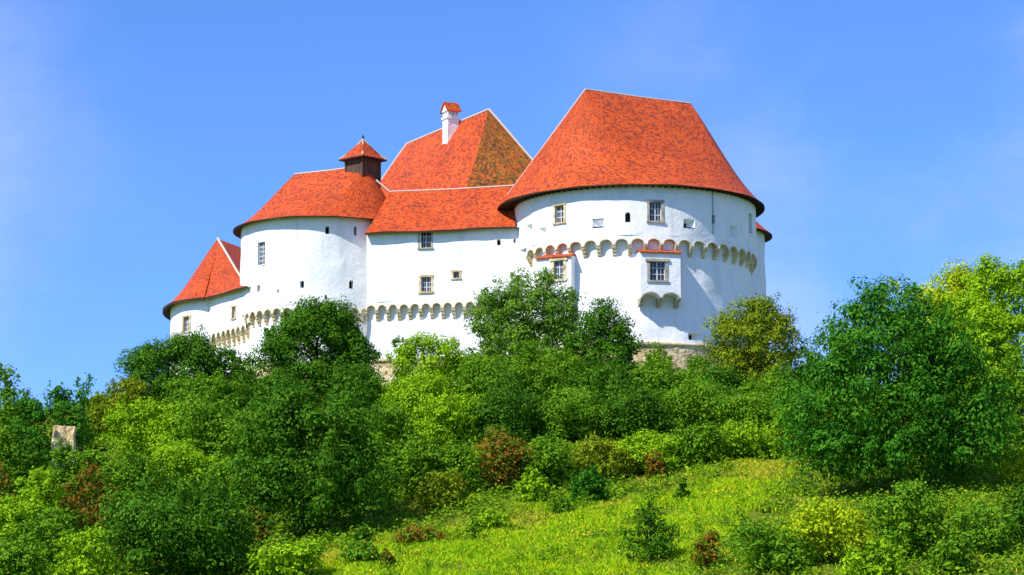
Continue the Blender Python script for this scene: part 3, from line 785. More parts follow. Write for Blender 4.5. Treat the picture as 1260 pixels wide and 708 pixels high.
# ================================================================== D: round tower left of the wing
def mid_tower():
    cx, cy, Rw, Re = -15.1, 236.0, 6.5, 7.15
    ZE, ZS, ZB = 43.95, 36.6, 32.6; dep = .42; ztop = ZS + .55
    root = thing('round_tower', (cx, cy, 29), 'smaller round white tower left of the wing, its red roof topped by a wooden turret', 'tower')
    P = Arc(cx, cy, Rw)
    w1 = hole(P, 317, 326, 298, 326, .3)
    v = [hole(P, 399, 405, 279, 289.5, .4), hole(P, 433.5, 439, 279, 290, .4), hole(P, 369, 374, 345, 355, .45, arch=True), hole(P, 429.5, 435, 345, 355, .45, arch=True),
         hole(P, 316.5, 320, 351, 360, .4), hole(P, 341, 343.5, 356, 361, .3), hole(P, 399.5, 402, 363, 368, .3)]
    mb = MB()
    wall_grid(mb, P, -math.pi * Rw, math.pi * Rw, ztop, ZE + .2, [w1] + v, ds=.5, dz=.5)
    offl = lambda z: -dep + max(0, 35.5 - z) * .05
    wall_grid(mb, P, -math.pi * Rw, math.pi * Rw, ZB, ztop + .1, off=offl, ds=.5, dz=.6, wobble=1.5)
    n = 22; edges = list(np.linspace(R(-96), R(70), n) * Rw)
    corbel_row(root, mb, P, edges, ZS, ztop, dep, cmesh=corbel_mesh(dep, .86, .26), bw=.13, rise=.28)
    for a0, a1 in ((-math.pi * Rw, edges[0]), (edges[-1], math.pi * Rw)):
        ss = np.linspace(a0, a1, 30); mb.grid([[P.pt(s, -dep - .05, ztop) for s in ss], [P.pt(s, 0, ztop) for s in ss]])
    mb.build('wall', M['plaster'], root)
    fit_window(P, w1, root, None, nv=2, nh=5)
    for h in v: fit_void(P, h, root)
    b = MB(); wall_grid(b, P, -math.pi * Rw, math.pi * Rw, 26, ZB, off=lambda z: offl(ZB) + .1 + (ZB - z) * .05, wobble=2.0); b.build('plinth', M['rubble'], root)
    L, Rr = Vector((-17.55, 238.0, 49.1)), Vector((-11.6, 234.6, 49.1))
    ang = np.linspace(-math.pi, math.pi, 141)
    ev = [Vector((cx + Re * math.sin(a), cy - Re * math.cos(a), ZE)) for a in ang]
    wp = [Vector((cx + (Rw - .04) * math.sin(a), cy - (Rw - .04) * math.cos(a), ZE)) for a in ang]
    r = MB(); roof_loft(r, ev, [seg_project(e, L, Rr) for e in ev], .12, 16)
    ro = r.build('roof', M['tiles'], root)
    ridge(ro, [L, L.lerp(Rr, .5) - Vector((0, 0, .04)), L.lerp(Rr, .93)], .09)
    s = MB(); soffit(s, ev, wp, .09, -.04); part('eave_boards', s.mesh('eave_boards'), M['soffit'], ro, False)
    # boarded ridge turret
    c = at(446.5, 197, 234.9)
    t_root = root
    Mx = Matrix.Translation((c.x, c.y, 0)) @ Matrix.Rotation(R(47), 4, 'Z')
    ze = c.z; hw = .95; zb = 46.6
    tb = MB(); tb.box(-hw, hw, -hw, hw, zb, ze + .1, Mx)
    for sx in (-1, 1):
        for sy in (-1, 1): tb.box(sx * hw - .08, sx * hw + .08, sy * hw - .08, sy * hw + .08, zb, ze + .05, Mx)
    tur = tb.build('turret', M['wood'], root)
    tr = MB(); ho = 1.36; ap = Mx @ Vector((0, 0, at(446.5, 171.5, c.y).z))
    cs = [Mx @ Vector((sx * ho, sy * ho, ze)) for sx, sy in ((-1, -1), (1, -1), (1, 1), (-1, 1))]
    for i in range(4):
        a, b2 = cs[i], cs[(i + 1) % 4]; e = [a.lerp(b2, k / 6) for k in range(7)]
        roof_loft(tr, e, [ap] * 7, .05, 5)
    part('turret_roof', tr.mesh('turret_roof'), M['tiles'], tur, False)
    ts = MB(); d = Vector((0, 0, .1))
    ts.poly([q - d for q in cs][::-1])
    for i in range(4): a, b2 = cs[i], cs[(i + 1) % 4]; ts.poly([a - d, b2 - d, b2 - d * .1, a - d * .1])
    part('turret_eave', ts.mesh('turret_eave'), M['soffit'], tur, False)
    rt = MB()
    for q in cs: rt.tube([q.lerp(ap, t) + Vector((0, 0, .03 - .22 * math.sin(t * math.pi) * 0.9)) for t in np.linspace(.03, 1, 6)], .06, 6)
    part('ridge_tiles', rt.mesh('ridge_tiles'), M['mortar'], tur, False)
    fn = MB(); fn.tube([ap - d, ap + Vector((0, 0, .32))], .045, 6)
    for k, (z, rr) in enumerate(((.08, .10), (.2, .13), (.3, .07))):
        fn.tube([ap + Vector((0, 0, z - .05)), ap + Vector((0, 0, z)), ap + Vector((0, 0, z + .05))], rr, 8, rr * .6)
    part('finial', fn.mesh('finial'), M['iron'], tur, False)
    return root
mid_tower()

# ================================================================== E: low corner tower at the far left
def corner_tower():
    cx, cy, rx, ry = -24.2, 246.0, 4.0, 7.5
    ZE = 39.0
    root = thing('corner_tower', (cx, cy, 28), 'lowest white tower at the far left end of the castle with pointed red roof', 'tower')
    P = Arc(cx, cy, rx, ry)
    w = hole(P, 226, 233, 390, 408, .3)
    mb = MB(); wall_grid(mb, P, -math.pi * rx, math.pi * rx, 26, ZE + .2, [w], ds=.4, dz=.6)
    Q = Line((-24.6, 238.9), (-20.3, 232.4))
    w2 = hole(Q, 286, 290, 378, 392, .3)
    wall_grid(mb, Q, 0, Q.L, 36.2, ZE + .2, [w2])
    wall_grid(mb, Q, 0, Q.L, 26, 36.3, off=lambda z: -.4)
    edges = [.15 + .82 * i for i in range(9)]
    corbel_row(root, mb, Q, edges, 35.75, 36.25, .4, cmesh=corbel_mesh(.4, 1.0, .26), bw=.13, rise=.3)
    mb.build('wall', M['plaster'], root)
    fit_window(P, w, root, 'stone', nv=2, nh=3, fw=.13); fit_window(Q, w2, root, 'stone', nv=1, nh=2, fw=.1)
    A = at(268, 294, 246.0); B = at(302, 305, 250.3)
    B.z = A.z - .1
    D = at(301, 350, 237.2)
    ox = .65
    ang = np.linspace(-math.pi, R(-6), 70)
    ev = [Vector((cx + (rx + ox) * math.sin(a), cy - (ry + ox) * math.cos(a), ZE)) for a in ang]
    wp = [Vector((cx + (rx - .04) * math.sin(a), cy - (ry - .04) * math.cos(a), ZE)) for a in ang]
    e2 = [Q.pt(t, .5, ZE) for t in np.linspace(.3, Q.L, 10)]
    r = MB(); roof_loft(r, ev, [A] * len(ev), .14, 14)
    roof_loft(r, [ev[-1]] + e2, [A.lerp(D, min(1, t)) for t in np.linspace(0, 1, 11)], .06, 10)
    r.grid([[A.lerp(B, t) for t in np.linspace(0, 1, 6)], [D.lerp(Vector((-19, 246, 40)), t) for t in np.linspace(0, 1, 6)]], [[(t * 5, 6) for t in range(6)], [(t * 5, 0) for t in range(6)]], smooth=False)
    r.poly([B, A, ev[0]], [(0, 5), (4, 5), (2, 0)])
    ro = r.build('roof', M['tiles'], root)
    ridge(ro, [A.lerp(D, t) + Vector((0, 0, .03)) for t in np.linspace(0, 1, 6)], .11)
    s = MB(); soffit(s, ev, wp, .2, -.04)
    wq = [Q.pt(t, -.03, ZE) for t in np.linspace(.3, Q.L, 10)]; soffit(s, e2, wq, .15, -.04)
    part('eave_boards', s.mesh('eave_boards'), M['soffit'], ro, False)
corner_tower()

# ================================================================== G: tower hidden behind the great one
def rear_tower():
    cx, cy, Rw = 16.15, 243.0, 4.6; ZE = 44.9
    root = thing('rear_tower', (cx, cy, 29), 'tower peeking out behind the right edge of the great tower, a sliver of red roof', 'tower')
    P = Arc(cx, cy, Rw)
    mb = MB(); wall_grid(mb, P, -math.pi * Rw, math.pi * Rw, 27, ZE + .2, off=lambda z: max(0, 42 - z) * .03); mb.build('wall', M['plaster'], root)
    ang = np.linspace(-math.pi, math.pi, 80); Re = Rw + .62
    ev = [Vector((cx + Re * math.sin(a), cy - Re * math.cos(a), ZE)) for a in ang]
    wp = [Vector((cx + Rw * .99 * math.sin(a), cy - Rw * .99 * math.cos(a), ZE)) for a in ang]
    r = MB(); roof_loft(r, ev, [Vector((cx, cy, ZE + 5.4))] * len(ev), .06, 10); ro = r.build('roof', M['tiles'], root)
    s = MB(); soffit(s, ev, wp); part('eave_boards', s.mesh('eave_boards'), M['soffit'], ro, False)
    ridge(ro, [Vector((cx + Re * math.sin(R(92)), cy - Re * math.cos(R(92)), ZE)).lerp(Vector((cx, cy, ZE + 5.4)), t) + Vector((0, 0, .03 - .3 * math.sin(t * math.pi))) for t in np.linspace(.02, 1, 8)], .1)
rear_tower()

# ------------------------------------------------------------------ ruined wall stub at the left
def ruin():
    p = at(78, 568, 171.0); x, y = p.x, p.y; z = float(terrain(x, y))
    top = at(78, 525, y).z
    root = thing('ruined_wall', (x, y, z), 'pale stump of ruined stone wall among trees at the far left', 'wall')
    mb = MB(); rows = []
    xs = np.linspace(-.62, .62, 8); zs = np.linspace(z - .6, top, 12)
    def q(a, b, c): return Vector((x + a + .05 * math.sin(c * 5 + a * 9), y + b, c))
    loop = [(a, -.45) for a in xs] + [(.62, t) for t in (-.15, .15)] + [(a, .45) for a in xs[::-1]] + [(-.62, t) for t in (.15, -.15)]
    loop.append(loop[0])
    rs = random.Random(3)
    for c in zs:
        rows.append([q(a + rs.uniform(-.04, .04), b + rs.uniform(-.05, .05), c + (rs.uniform(-.05, .05) if c == zs[-1] else 0)) for a, b in loop[:-1]])
        rows[-1].append(rows[-1][0])
    mb.grid(rows, smooth=False); mb.poly(rows[-1][:-1])
    mb.build('masonry', M['tan'], root)
ruin()

# ------------------------------------------------------------------ foliage
def leaf_quads(p, n, size, aspect, g, droop=0.25):
    """one folded leaf (two-triangle diamond) per point, facing roughly along n"""
    k = len(p)
    r = g.normal(size=(k, 3)); r[:, 2] -= droop * 2
    t = r - n * (r * n).sum(1, keepdims=True); t /= np.linalg.norm(t, axis=1, keepdims=True) + 1e-9
    b = np.cross(n, t)
    L = (size * g.uniform(.65, 1.35, k))[:, None]; W = L * aspect
    v = np.stack([p - t * L * .5, p + b * W * .5 + n * L * .06, p + t * L * .5, p - b * W * .5 + n * L * .06], 1)
    return v.reshape(-1, 3)

def quads_mesh(name, v):
    return np_mesh(name, v, np.arange(len(v)).reshape(-1, 4))

def unit(a): return a / (np.linalg.norm(a, axis=-1, keepdims=True) + 1e-9)

def crown_points(lobes, n, clump, g, per=260, inner=.20):
    """leaf points gathered in clumps over uneven lobes -> positions and facing normals"""
    area = np.array([(l[3] * l[4] + l[3] * l[5] + l[4] * l[5]) for l in lobes]); pr = area / area.sum()
    P, Nn = [], []
    for l, q in zip(lobes, pr):
        c, r = np.array(l[:3]), np.array(l[3:6])
        m = int(np.clip(n * q / 32, 24, per)); nc = max(4, int(n * q * (1 - inner) / m))
        d = unit(g.normal(size=(nc, 3))); d[:, 2] = np.where(d[:, 2] < -.55, -d[:, 2], d[:, 2])
        ph = g.uniform(0, 6.28, 6); fr = g.uniform(2, 4.5, (6, 3))
        nz = sum(np.sin(d @ fr[i] + ph[i]) for i in range(6)) / 6
        rad = (1 + .48 * nz) * g.uniform(.5, 1.08, nc) ** .5 * np.where(g.uniform(size=nc) < .06, 1.10, 1)
        cc = c + d * r * rad[:, None]
        cr = clump * g.uniform(.4, 1.5, nc)
        dd = unit(g.normal(size=(nc, m, 3))); dd[..., 2] = np.where((dd[..., 2] < 0) & (g.uniform(size=(nc, m)) < .62), -dd[..., 2], dd[..., 2])
        out = unit(d * .7 + np.array([0, 0, .3]))
        pos = cc[:, None] + dd * (cr[:, None, None] * g.uniform(.45, 1.0, (nc, m, 1)) ** .6) * np.array([1, 1, .84])
        nm = unit(dd * .95 + out[:, None] * .25 + np.array([0, 0, .15]) + g.normal(size=(nc, m, 3)) * .38)
        sh = g.uniform(size=nc) < .24       # leafy shoots growing out of the mass
        ax = unit(out + np.array([0, 0, .55]) + g.normal(size=(nc, 3)) * .35); cr = np.where(sh, cr * .9, cr)
        ln = cr * g.uniform(1.1, 1.8, nc); tt = g.uniform(-.35, 1, (nc, m, 1))
        pos2 = cc[:, None] + ax[:, None] * (ln[:, None, None] * tt * .75) + g.normal(size=(nc, m, 3)) * (cr[:, None, None] * .30 * (1.15 - tt * .8))
        nm2 = unit(unit(pos2 - cc[:, None] - ax[:, None] * (ln[:, None, None] * tt * .75)) * .8 + out[:, None] * .3 + np.array([0, 0, .15]) + g.normal(size=(nc, m, 3)) * .4)
        pos = np.where(sh[:, None, None], pos2, pos); nm = np.where(sh[:, None, None], nm2, nm)
        P.append(pos.reshape(-1, 3)); Nn.append(nm.reshape(-1, 3))
        ni = int(n * q * inner)
        di = unit(g.normal(size=(ni, 3))); P.append(c + di * r * (g.uniform(0, .8, (ni, 1)) ** .5)); Nn.append(unit(g.normal(size=(ni, 3)) + np.array([0, 0, .4])))
    return np.concatenate(P), np.concatenate(Nn)

def trunk_mesh(h, w, g, stems=1):
    mb = MB()
    for s in range(stems):
        lean = Vector((g.uniform(-.1, .1), g.uniform(-.1, .1), 0)) * h * (1 if stems == 1 else 2.2)
        r0 = (.035 * h + .04) / math.sqrt(stems) * (1 if stems == 1 else .6); pts = [Vector((0, 0, -.4)), lean * .2 + Vector((0, 0, h * .3)), lean * .6 + Vector((0, 0, h * .55)), lean + Vector((0, 0, h * .85))]
        mb.tube(pts, r0, 7, r0 * .25)
        for k in range(6 if stems == 1 else 3):
            t = g.uniform(.25, .75); a = g.uniform(0, 6.28); b = lean * t + Vector((0, 0, h * t)); l = w * g.uniform(.15, .28)
            e = b + Vector((math.cos(a) * l, math.sin(a) * l, h * g.uniform(.08, .22)))
            mb.tube([b, b.lerp(e, .5) + Vector((0, 0, -.05 * h)) * 0 + Vector((0, 0, .04 * h)), e], r0 * .45, 5, r0 * .1)
    return mb.mesh('trunk')

DENS = 1.0
def plant(px, ytop, Y, wpx, kind, label, name='shrub', cat='shrub', group='shrubs on the castle hill', lobes=None, leaf=.17, dens=1.0, clump=None, shape='round', aspect=.6, droop=.25, seed=None, skirt=True):
    seed = seed if seed is not None else int(px * 7 + ytop * 13 + Y)
    g = np.random.default_rng(seed)
    s = ppm(Y); x = (px - 630) / s; z = float(terrain(x, Y)); top = at(px, ytop, Y).z
    h = max(.5, (top - z) * .965); w = wpx / s
    if lobes is None:
        if shape == 'round':
            lobes = [(0, 0, h * .44, w * .42, w * .38, h * .46)]
            for k in range(5):
                a = k * 1.257 + g.uniform(-.4, .4); rr = w * g.uniform(.16, .25)
                lobes.append((math.cos(a) * w * .26, math.sin(a) * w * .24, h * g.uniform(.2, .66), rr, rr, rr * g.uniform(.8, 1.2)))
            lobes.append((g.uniform(-.1, .1) * w, g.uniform(-.1, .1) * w, h * .80, w * .2, w * .2, h * .19))
        elif shape == 'cone':
            lobes = [(0, 0, h * .30, w * .46, w * .42, h * .28), (g.uniform(-.06, .06) * w, 0, h * .55, w * .34, w * .32, h * .24), (g.uniform(-.06, .06) * w, 0, h * .78, w * .2, w * .2, h * .2), (w * .22, -w * .1, h * .42, w * .2, w * .2, h * .16), (-w * .22, -w * .1, h * .48, w * .2, w * .2, h * .16)]
        elif shape == 'wispy':
            lobes = []
            for k in range(8):
                a = g.uniform(0, 6.28); q = g.uniform(.0, .36) * w
                lobes.append((math.cos(a) * q, math.sin(a) * q, h * g.uniform(.25, .88), w * .13, w * .13, h * .13))
            lobes.append((0, 0, h * .3, w * .34, w * .3, h * .26))
        elif shape == 'low':
            lobes = [(g.uniform(-.35, .35) * w, g.uniform(-.3, .3) * w, h * g.uniform(.25, .55), w * .24, w * .22, h * .42) for _ in range(6)]
    else:
        lobes = [(l[0] * w, l[1] * w, l[2] * h, l[3] * w, l[4] * w, l[5] * h) for l in lobes]
    if skirt: lobes.append((0, -.03 * w, h * .17, w * .42, w * .36, h * .2))
    area = sum(4.19 * ((l[3] * l[4]) ** 1.6 + (l[3] * l[5]) ** 1.6 + (l[4] * l[5]) ** 1.6) ** (1 / 1.6) * .75 for l in lobes) * (.55 if len(lobes) > 2 else .8)
    n = int(np.clip(area * 190 * dens * DENS * (.26 / leaf) ** 1.6, 400, 200000))
    cl = clump or np.clip(w * .125, .12, .9)
    p, nm = crown_points(lobes, n, cl, g)
    keep = p[:, 2] > .02; p, nm = p[keep], nm[keep]
    root = thing(name, (x, Y, z), label, cat, group)
    o = part('crown', quads_mesh('crown', leaf_quads(p, nm, leaf, aspect, g, droop)), M['leaf_' + kind], root, False)
    part('trunk', trunk_mesh(h * .8, w, g, 1 if name != 'shrub' else 3), M['bark'], root, False)
    return root

T = dict(name='leafy_tree', cat='tree', group='trees below the castle')
PLANTS = []
def add(*a, **k):
    a = list(a)
    if 440 < a[0] < 930 and 167 <= a[2] <= 180: a[2] -= 7
    PLANTS.append((a, k))
# ---- trees at the foot of the walls
add(388, 374, 204, 152, 'dark', 'dense dark green tree hiding the corbels of the smaller round tower', lobes=[(0, 0, .45, .42, .4, .42), (.05, -.1, .78, .25, .25, .2), (-.22, 0, .62, .22, .24, .2), (.28, 0, .55, .2, .2, .2), (.18, -.1, .85, .15, .15, .13), (-.1, 0, .86, .16, .16, .13), (-.3, -.1, .35, .2, .2, .25), (.3, -.1, .3, .2, .2, .25)], dens=1.45, **T)
add(648, 338, 209, 140, 'grey', 'loose grey-green tree against the joint of wing and great tower', lobes=[(-.05, 0, .62, .34, .3, .24), (.05, 0, .86, .24, .22, .14), (-.34, 0, .72, .15, .15, .12), (.32, 0, .74, .17, .17, .13), (-.2, -.1, .42, .22, .22, .15), (.25, -.1, .48, .2, .2, .14), (-.36, 0, .55, .13, .13, .09), (.0, 0, .3, .3, .3, .2), (.4, 0, .58, .1, .1, .08)], dens=1.45, **T)
add(742, 366, 206, 98, 'dark', 'dark pointed tree in front of the great tower beside the grey-green tree', lobes=[(0, 0, .3, .42, .4, .28), (0, 0, .58, .34, .32, .2), (.03, 0, .82, .18, .18, .16), (-.3, 0, .5, .18, .18, .14), (.32, 0, .52, .16, .16, .12), (-.12, 0, .74, .14, .14, .1), (.2, 0, .7, .12, .12, .1)], dens=1.45, **T)
add(930, 365, 207, 122, 'olive', 'yellowing olive-green tree at the right foot of the great tower', lobes=[(0, 0, .55, .36, .34, .24), (.0, 0, .84, .2, .2, .14), (-.28, 0, .68, .18, .18, .14), (.3, 0, .66, .17, .17, .14), (.16, 0, .82, .14, .14, .11), (-.34, 0, .46, .14, .14, .11), (.36, 0, .42, .14, .14, .12), (0, 0, .28, .38, .34, .22)], dens=1.45, **T)
add(206, 414, 203, 128, 'dark', 'dark broad tree rising beside the low corner tower', lobes=[(0, 0, .45, .42, .36, .36), (.12, 0, .8, .26, .24, .18), (-.28, 0, .58, .2, .2, .2), (.33, 0, .66, .16, .16, .15), (-.1, 0, .74, .18, .18, .15), (.24, 0, .88, .1, .1, .1)], dens=1.6, **T)
add(492, 409, 212, 30, 'dark', 'tiny round-headed sapling before the white lower wall of the wing', name='sapling', cat='tree', group='trees below the castle', lobes=[(0, 0, .76, .44, .44, .17), (.1, 0, .55, .28, .3, .14), (0, 0, .3, .3, .3, .18)], dens=.9)
# ---- shrubs at the wall foot
add(530, 411, 208, 96, 'bright', 'bright green shrub beside the rubble footing of the wing', lobes=[(0, 0, .45, .4, .38, .36), (-.12, 0, .82, .18, .18, .16), (.2, 0, .72, .18, .18, .16), (-.33, 0, .62, .15, .15, .14), (.37, 0, .5, .14, .14, .16)], dens=1.4)
add(588, 428, 207, 60, 'mid', 'mid green shrub between the bright shrub and the grey-green tree')
add(690, 432, 203, 84, 'mid', 'mid green bush under the grey-green tree')
add(812, 424, 210, 64, 'mid', 'bush under the oriel at the great tower stone base', shape='cone')
add(866, 436, 208, 62, 'mid', 'bush against the string course left of the yellowing tree')
add(772, 420, 209, 34, 'dark', 'slim dark shrub right of the dark pointed tree', shape='cone', dens=.8)
add(988, 424, 209, 66, 'olive', 'ragged olive shrub against sky right of the yellowing tree', dens=.6, shape='wispy')
add(1008, 440, 206, 40, 'mid', 'small green bush at the gap of sky by the big right tree', dens=.8)
add(282, 430, 205, 92, 'dark', 'dark shrub below the diagonal corbels of the corner tower')
add(152, 462, 200, 66, 'olive', 'olive shrub on the skyline left of the dark broad tree', dens=.7)
add(118, 482, 196, 54, 'olive', 'yellow-brown shrub above the ruined wall', dens=.8)
# ---- second belt
add(98, 461, 190, 42, 'blue', 'small dark tree sticking up from the left treeline', dens=.55, clump=.35, shape='wispy', **T)
add(250, 468, 197, 112, 'mid', 'rounded green bush below the dark broad tree')
add(336, 464, 197, 104, 'dark', 'dark bush under the left side of the dense dark tree')
add(440, 452, 198, 88, 'dark', 'dark bush on the left of the rubble footing')
add(512, 462, 196, 96, 'bright', 'leafy bright bush just below the rubble footing')
add(600, 446, 197, 112, 'mid', 'green bush below the mid green shrub at the wing corner')
add(655, 420, 199, 112, 'mid', 'tall fresh green bush before the trunk of the grey-green tree', shape='cone')
add(745, 452, 197, 112, 'dark', 'dark spreading bush under the dark pointed tree')
add(815, 446, 199, 98, 'mid', 'rounded bush below the great tower oriel')
add(886, 456, 197, 92, 'dark', 'dark bush left below the yellowing tree')
add(948, 462, 196, 92, 'mid', 'green bush directly under the yellowing tree')
add(1004, 470, 192, 76, 'mid', 'green bush left behind the crown of the big right tree')
# ---- left treeline
add(28, 474, 180, 96, 'blue', 'bluish green bushy tree at the far left, larger of the pair', **T)
add(72, 474, 182, 72, 'blue', 'bluish green tree right above the ruined wall', **T)
add(-8, 428, 168, 66, 'mid', 'tree cut by the left edge of the photo reaching up into the sky', dens=1.0, lobes=[(.3, -.2, .36, .24, .24, .2), (.3, -.2, .58, .2, .22, .14), (0, 0, .84, .36, .3, .09), (.25, 0, .74, .25, .2, .06), (0, 0, .5, .4, .4, .2), (0, 0, .3, .4, .4, .2)], **T)
add(20, 528, 172, 86, 'dark', 'dark shrub left of the ruined wall', dens=.9)
add(112, 548, 176, 66, 'mid', 'green bush hugging the right side of the ruined wall', leaf=.22)
add(82, 544, 166, 74, 'mid', 'green bush covering the base of the ruined wall', dens=1.6)
# ---- third belt
add(185, 498, 186, 112, 'bright', 'yellow-green bush on the slope right of the ruined wall')
add(262, 492, 184, 110, 'mid', 'green bush midway below the corner tower')
add(325, 500, 182, 96, 'mid', 'green bush left of the huge dark thicket')
add(475, 500, 186, 92, 'mid', 'green bush right of the huge dark thicket, upper one')
add(548, 494, 186, 108, 'bright', 'bright bush under the middle of the wing')
add(622, 488, 186, 112, 'dark', 'dark bush above the rusty red shrub')
add(700, 484, 187, 112, 'mid', 'green bush below the dark spreading bush')
add(776, 480, 187, 112, 'dark', 'dark thick bush right of the middle of the slope')
add(850, 478, 188, 110, 'mid', 'broad green bush below the great tower on the upper slope')
add(922, 488, 186, 108, 'mid', 'green bush two steps below the yellowing tree')
add(985, 505, 182, 76, 'bright', 'bright bush at the left flank of the big right tree')
# ---- huge dark thicket and neighbours at the meadow rim
add(385, 462, 158, 178, 'dark', 'huge dark green thicket at the meadow edge left of centre', lobes=[(0, 0, .42, .44, .36, .42), (.1, 0, .74, .3, .28, .22), (-.2, 0, .68, .24, .24, .22), (.34, -.1, .4, .16, .2, .3), (-.36, -.1, .38, .16, .2, .3), (0, -.25, .3, .36, .2, .28)], dens=1.3, leaf=.21, droop=.6, aspect=.5)
add(462, 548, 170, 52, 'mid', 'bush leaning on the right edge of the huge dark thicket')
add(508, 538, 172, 86, 'mid', 'leafy green bush on the meadow rim right of the huge thicket')
add(560, 545, 173, 78, 'mid', 'round green bush left of the rusty red shrub')
add(617, 532, 175, 92, 'rust', 'rusty red-brown shrub in the middle of the slope', dens=.9)
add(545, 578, 168, 66, 'olive', 'low olive bush at the meadow rim left of centre', shape='low')
add(672, 536, 175, 78, 'mid', 'green bush right of the rusty red shrub')
add(655, 574, 168, 44, 'bright', 'small bright green bush on the rim of the meadow', leaf=.2)
add(738, 536, 176, 84, 'olive', 'yellowish bush above the bluish meadow bush', dens=.8)
add(800, 532, 177, 92, 'bright', 'pale leafy bush on the upper right rim of the meadow')
add(858, 530, 178, 84, 'mid', 'green bush at the right upper rim of the meadow')
add(806, 556, 175, 34, 'rust', 'small red-brown shrub in the pale leafy bush', dens=.8, leaf=.2)
add(918, 530, 179, 90, 'bright', 'bright shrub above the dry grass at the right rim')
add(968, 545, 172, 60, 'mid', 'shrub pressed to the left side of the big right tree')
# ---- left slope
add(158, 558, 168, 92, 'mid', 'mid green bush below the ruined wall')
add(226, 546, 170, 110, 'bright', 'yellow-green bush above the big foreground bush')
add(288, 562, 166, 84, 'mid', 'bush between big foreground bush and huge dark thicket')
add(112, 574, 162, 80, 'rust', 'reddish brown shrub on the left slope', dens=.75)
add(52, 574, 160, 84, 'bright', 'bright green shrub low on the left slope')
add(8, 570, 162, 44, 'rust', 'red-tinged shrub at the left edge', dens=.7, leaf=.2)
add(15, 606, 154, 76, 'bright', 'leafy light bush at the left edge, lower one')
add(70, 622, 150, 92, 'mid', 'green bush bottom left, above the left corner')
add(216, 584, 147, 196, 'dark', 'big dark foreground bush at the bottom left', lobes=[(0, 0, .38, .44, .36, .36), (.06, 0, .72, .26, .24, .22), (-.26, 0, .5, .2, .2, .22), (.32, 0, .45, .17, .18, .24), (.0, -.2, .4, .34, .2, .3)], dens=1.1, leaf=.18)
add(108, 648, 143, 86, 'bright', 'light bush left of the big foreground bush')
add(28, 662, 141, 84, 'mid', 'bush in the bottom left corner')
add(312, 618, 156, 46, 'rust', 'red shrub beside the meadow left of the huge thicket foot', dens=.8, leaf=.2)
add(292, 640, 148, 60, 'mid', 'bush at the right flank of the big foreground bush')
# ---- big right tree and company
add(1102, 344, 158, 264, 'blue', 'big dark green tree with layered drooping sprays at the right', name='leafy_tree', cat='tree', group='trees below the castle', lobes=[(0, 0, .40, .42, .36, .28), (-.03, 0, .66, .31, .28, .19), (-.04, 0, .86, .17, .17, .13), (-.3, -.1, .16, .2, .22, .15), (.32, -.1, .16, .2, .22, .15), (0, -.2, .14, .25, .22, .14), (-.30, -.05, .45, .2, .2, .17), (.30, -.05, .48, .2, .2, .18), (-.22, -.1, .64, .16, .17, .12), (.22, -.1, .68, .17, .17, .13), (-.38, -.1, .28, .14, .2, .15), (.37, -.1, .30, .14, .2, .17), (0, -.25, .36, .3, .18, .2), (-.16, 0, .80, .13, .13, .1), (.1, 0, .80, .14, .14, .1)], dens=1.0, leaf=.24, aspect=.45, droop=.7, clump=1.05)
add(1170, 322, 176, 150, 'yellow', 'yellow-green tree behind the top of the big right tree', dens=1.9, **T)
add(1240, 316, 172, 140, 'bright', 'tall green tree at the right edge of the photo', dens=1.9, lobes=[(0, 0, .5, .42, .36, .3), (.0, 0, .8, .3, .26, .17), (-.3, 0, .64, .2, .2, .18), (.25, 0, .88, .16, .16, .1), (-.1, 0, .9, .14, .14, .08)], **T)
add(1214, 368, 168, 96, 'bright', 'bright tree between the big right tree and the edge', dens=1.8, **T)
add(1040, 404, 176, 66, 'yellow', 'yellow crown peeping out left of the big right tree', dens=1.5, **T)
add(1252, 430, 165, 84, 'mid', 'leafy tree low at the right edge', **T)
add(1246, 545, 158, 48, 'yellow', 'yellow flowering shrub right of the big tree', leaf=.2, dens=.8)
add(1112, 590, 138, 100, 'mid', 'rounded bush before the big right tree')
add(1016, 618, 138, 112, 'yellow', 'yellow-green bush at the lower right left of the rounded bush')
add(950, 640, 136, 84, 'mid', 'low green bush left of the yellow-green bush at lower right', shape='low')
add(1196, 622, 137, 92, 'mid', 'bush right of the rounded bush', dens=.9)
add(1248, 600, 139, 62, 'dark', 'dark bush in the lower right at the photo edge')
add(1066, 655, 133, 70, 'bright', 'small bright bush in front of the yellow-green one', shape='low', leaf=.2)
add(1160, 660, 133, 70, 'mid', 'small bush at the bottom right edge of the frame', shape='low', leaf=.2)
# ---- meadow
add(724, 580, 162, 58, 'blue', 'bluish feathery bush alone on the meadow', leaf=.17, dens=1.2, clump=.25)
add(798, 604, 140, 74, 'dark', 'thin wispy dark shrub on the lower meadow', leaf=.14, dens=.7, lobes=[(0, 0, .3, .34, .3, .28), (.08, 0, .62, .18, .18, .2), (-.16, 0, .55, .16, .16, .22), (.02, 0, .86, .08, .08, .14), (.3, 0, .4, .14, .14, .2), (-.34, 0, .3, .12, .12, .2)])
add(838, 590, 158, 26, 'mid', 'slender weed-like shrub on the upper meadow', shape='wispy', leaf=.18, dens=.8)
add(450, 644, 152, 26, 'dark', 'small upright dark shrub on the left meadow', shape='cone', leaf=.18)
add(520, 648, 150, 72, 'rust', 'low reddish weeds patch in the meadow centre', shape='low', leaf=.16, dens=.7)
add(478, 676, 144, 20, 'rust', 'tiny dark red plant low on the left meadow', leaf=.16)
add(582, 638, 152, 24, 'mid', 'narrow green plant right of the reddish weeds', leaf=.16, shape='cone')
add(612, 628, 155, 44, 'bright', 'small low green bush in the middle of the meadow', leaf=.18, shape='low')
add(866, 655, 138, 52, 'rust', 'dark red-tinged weeds on the lower right meadow', shape='wispy', leaf=.16, dens=.7)
add(362, 668, 145, 82, 'bright', 'low spreading green bush at the bottom left of the meadow', shape='low', leaf=.2)
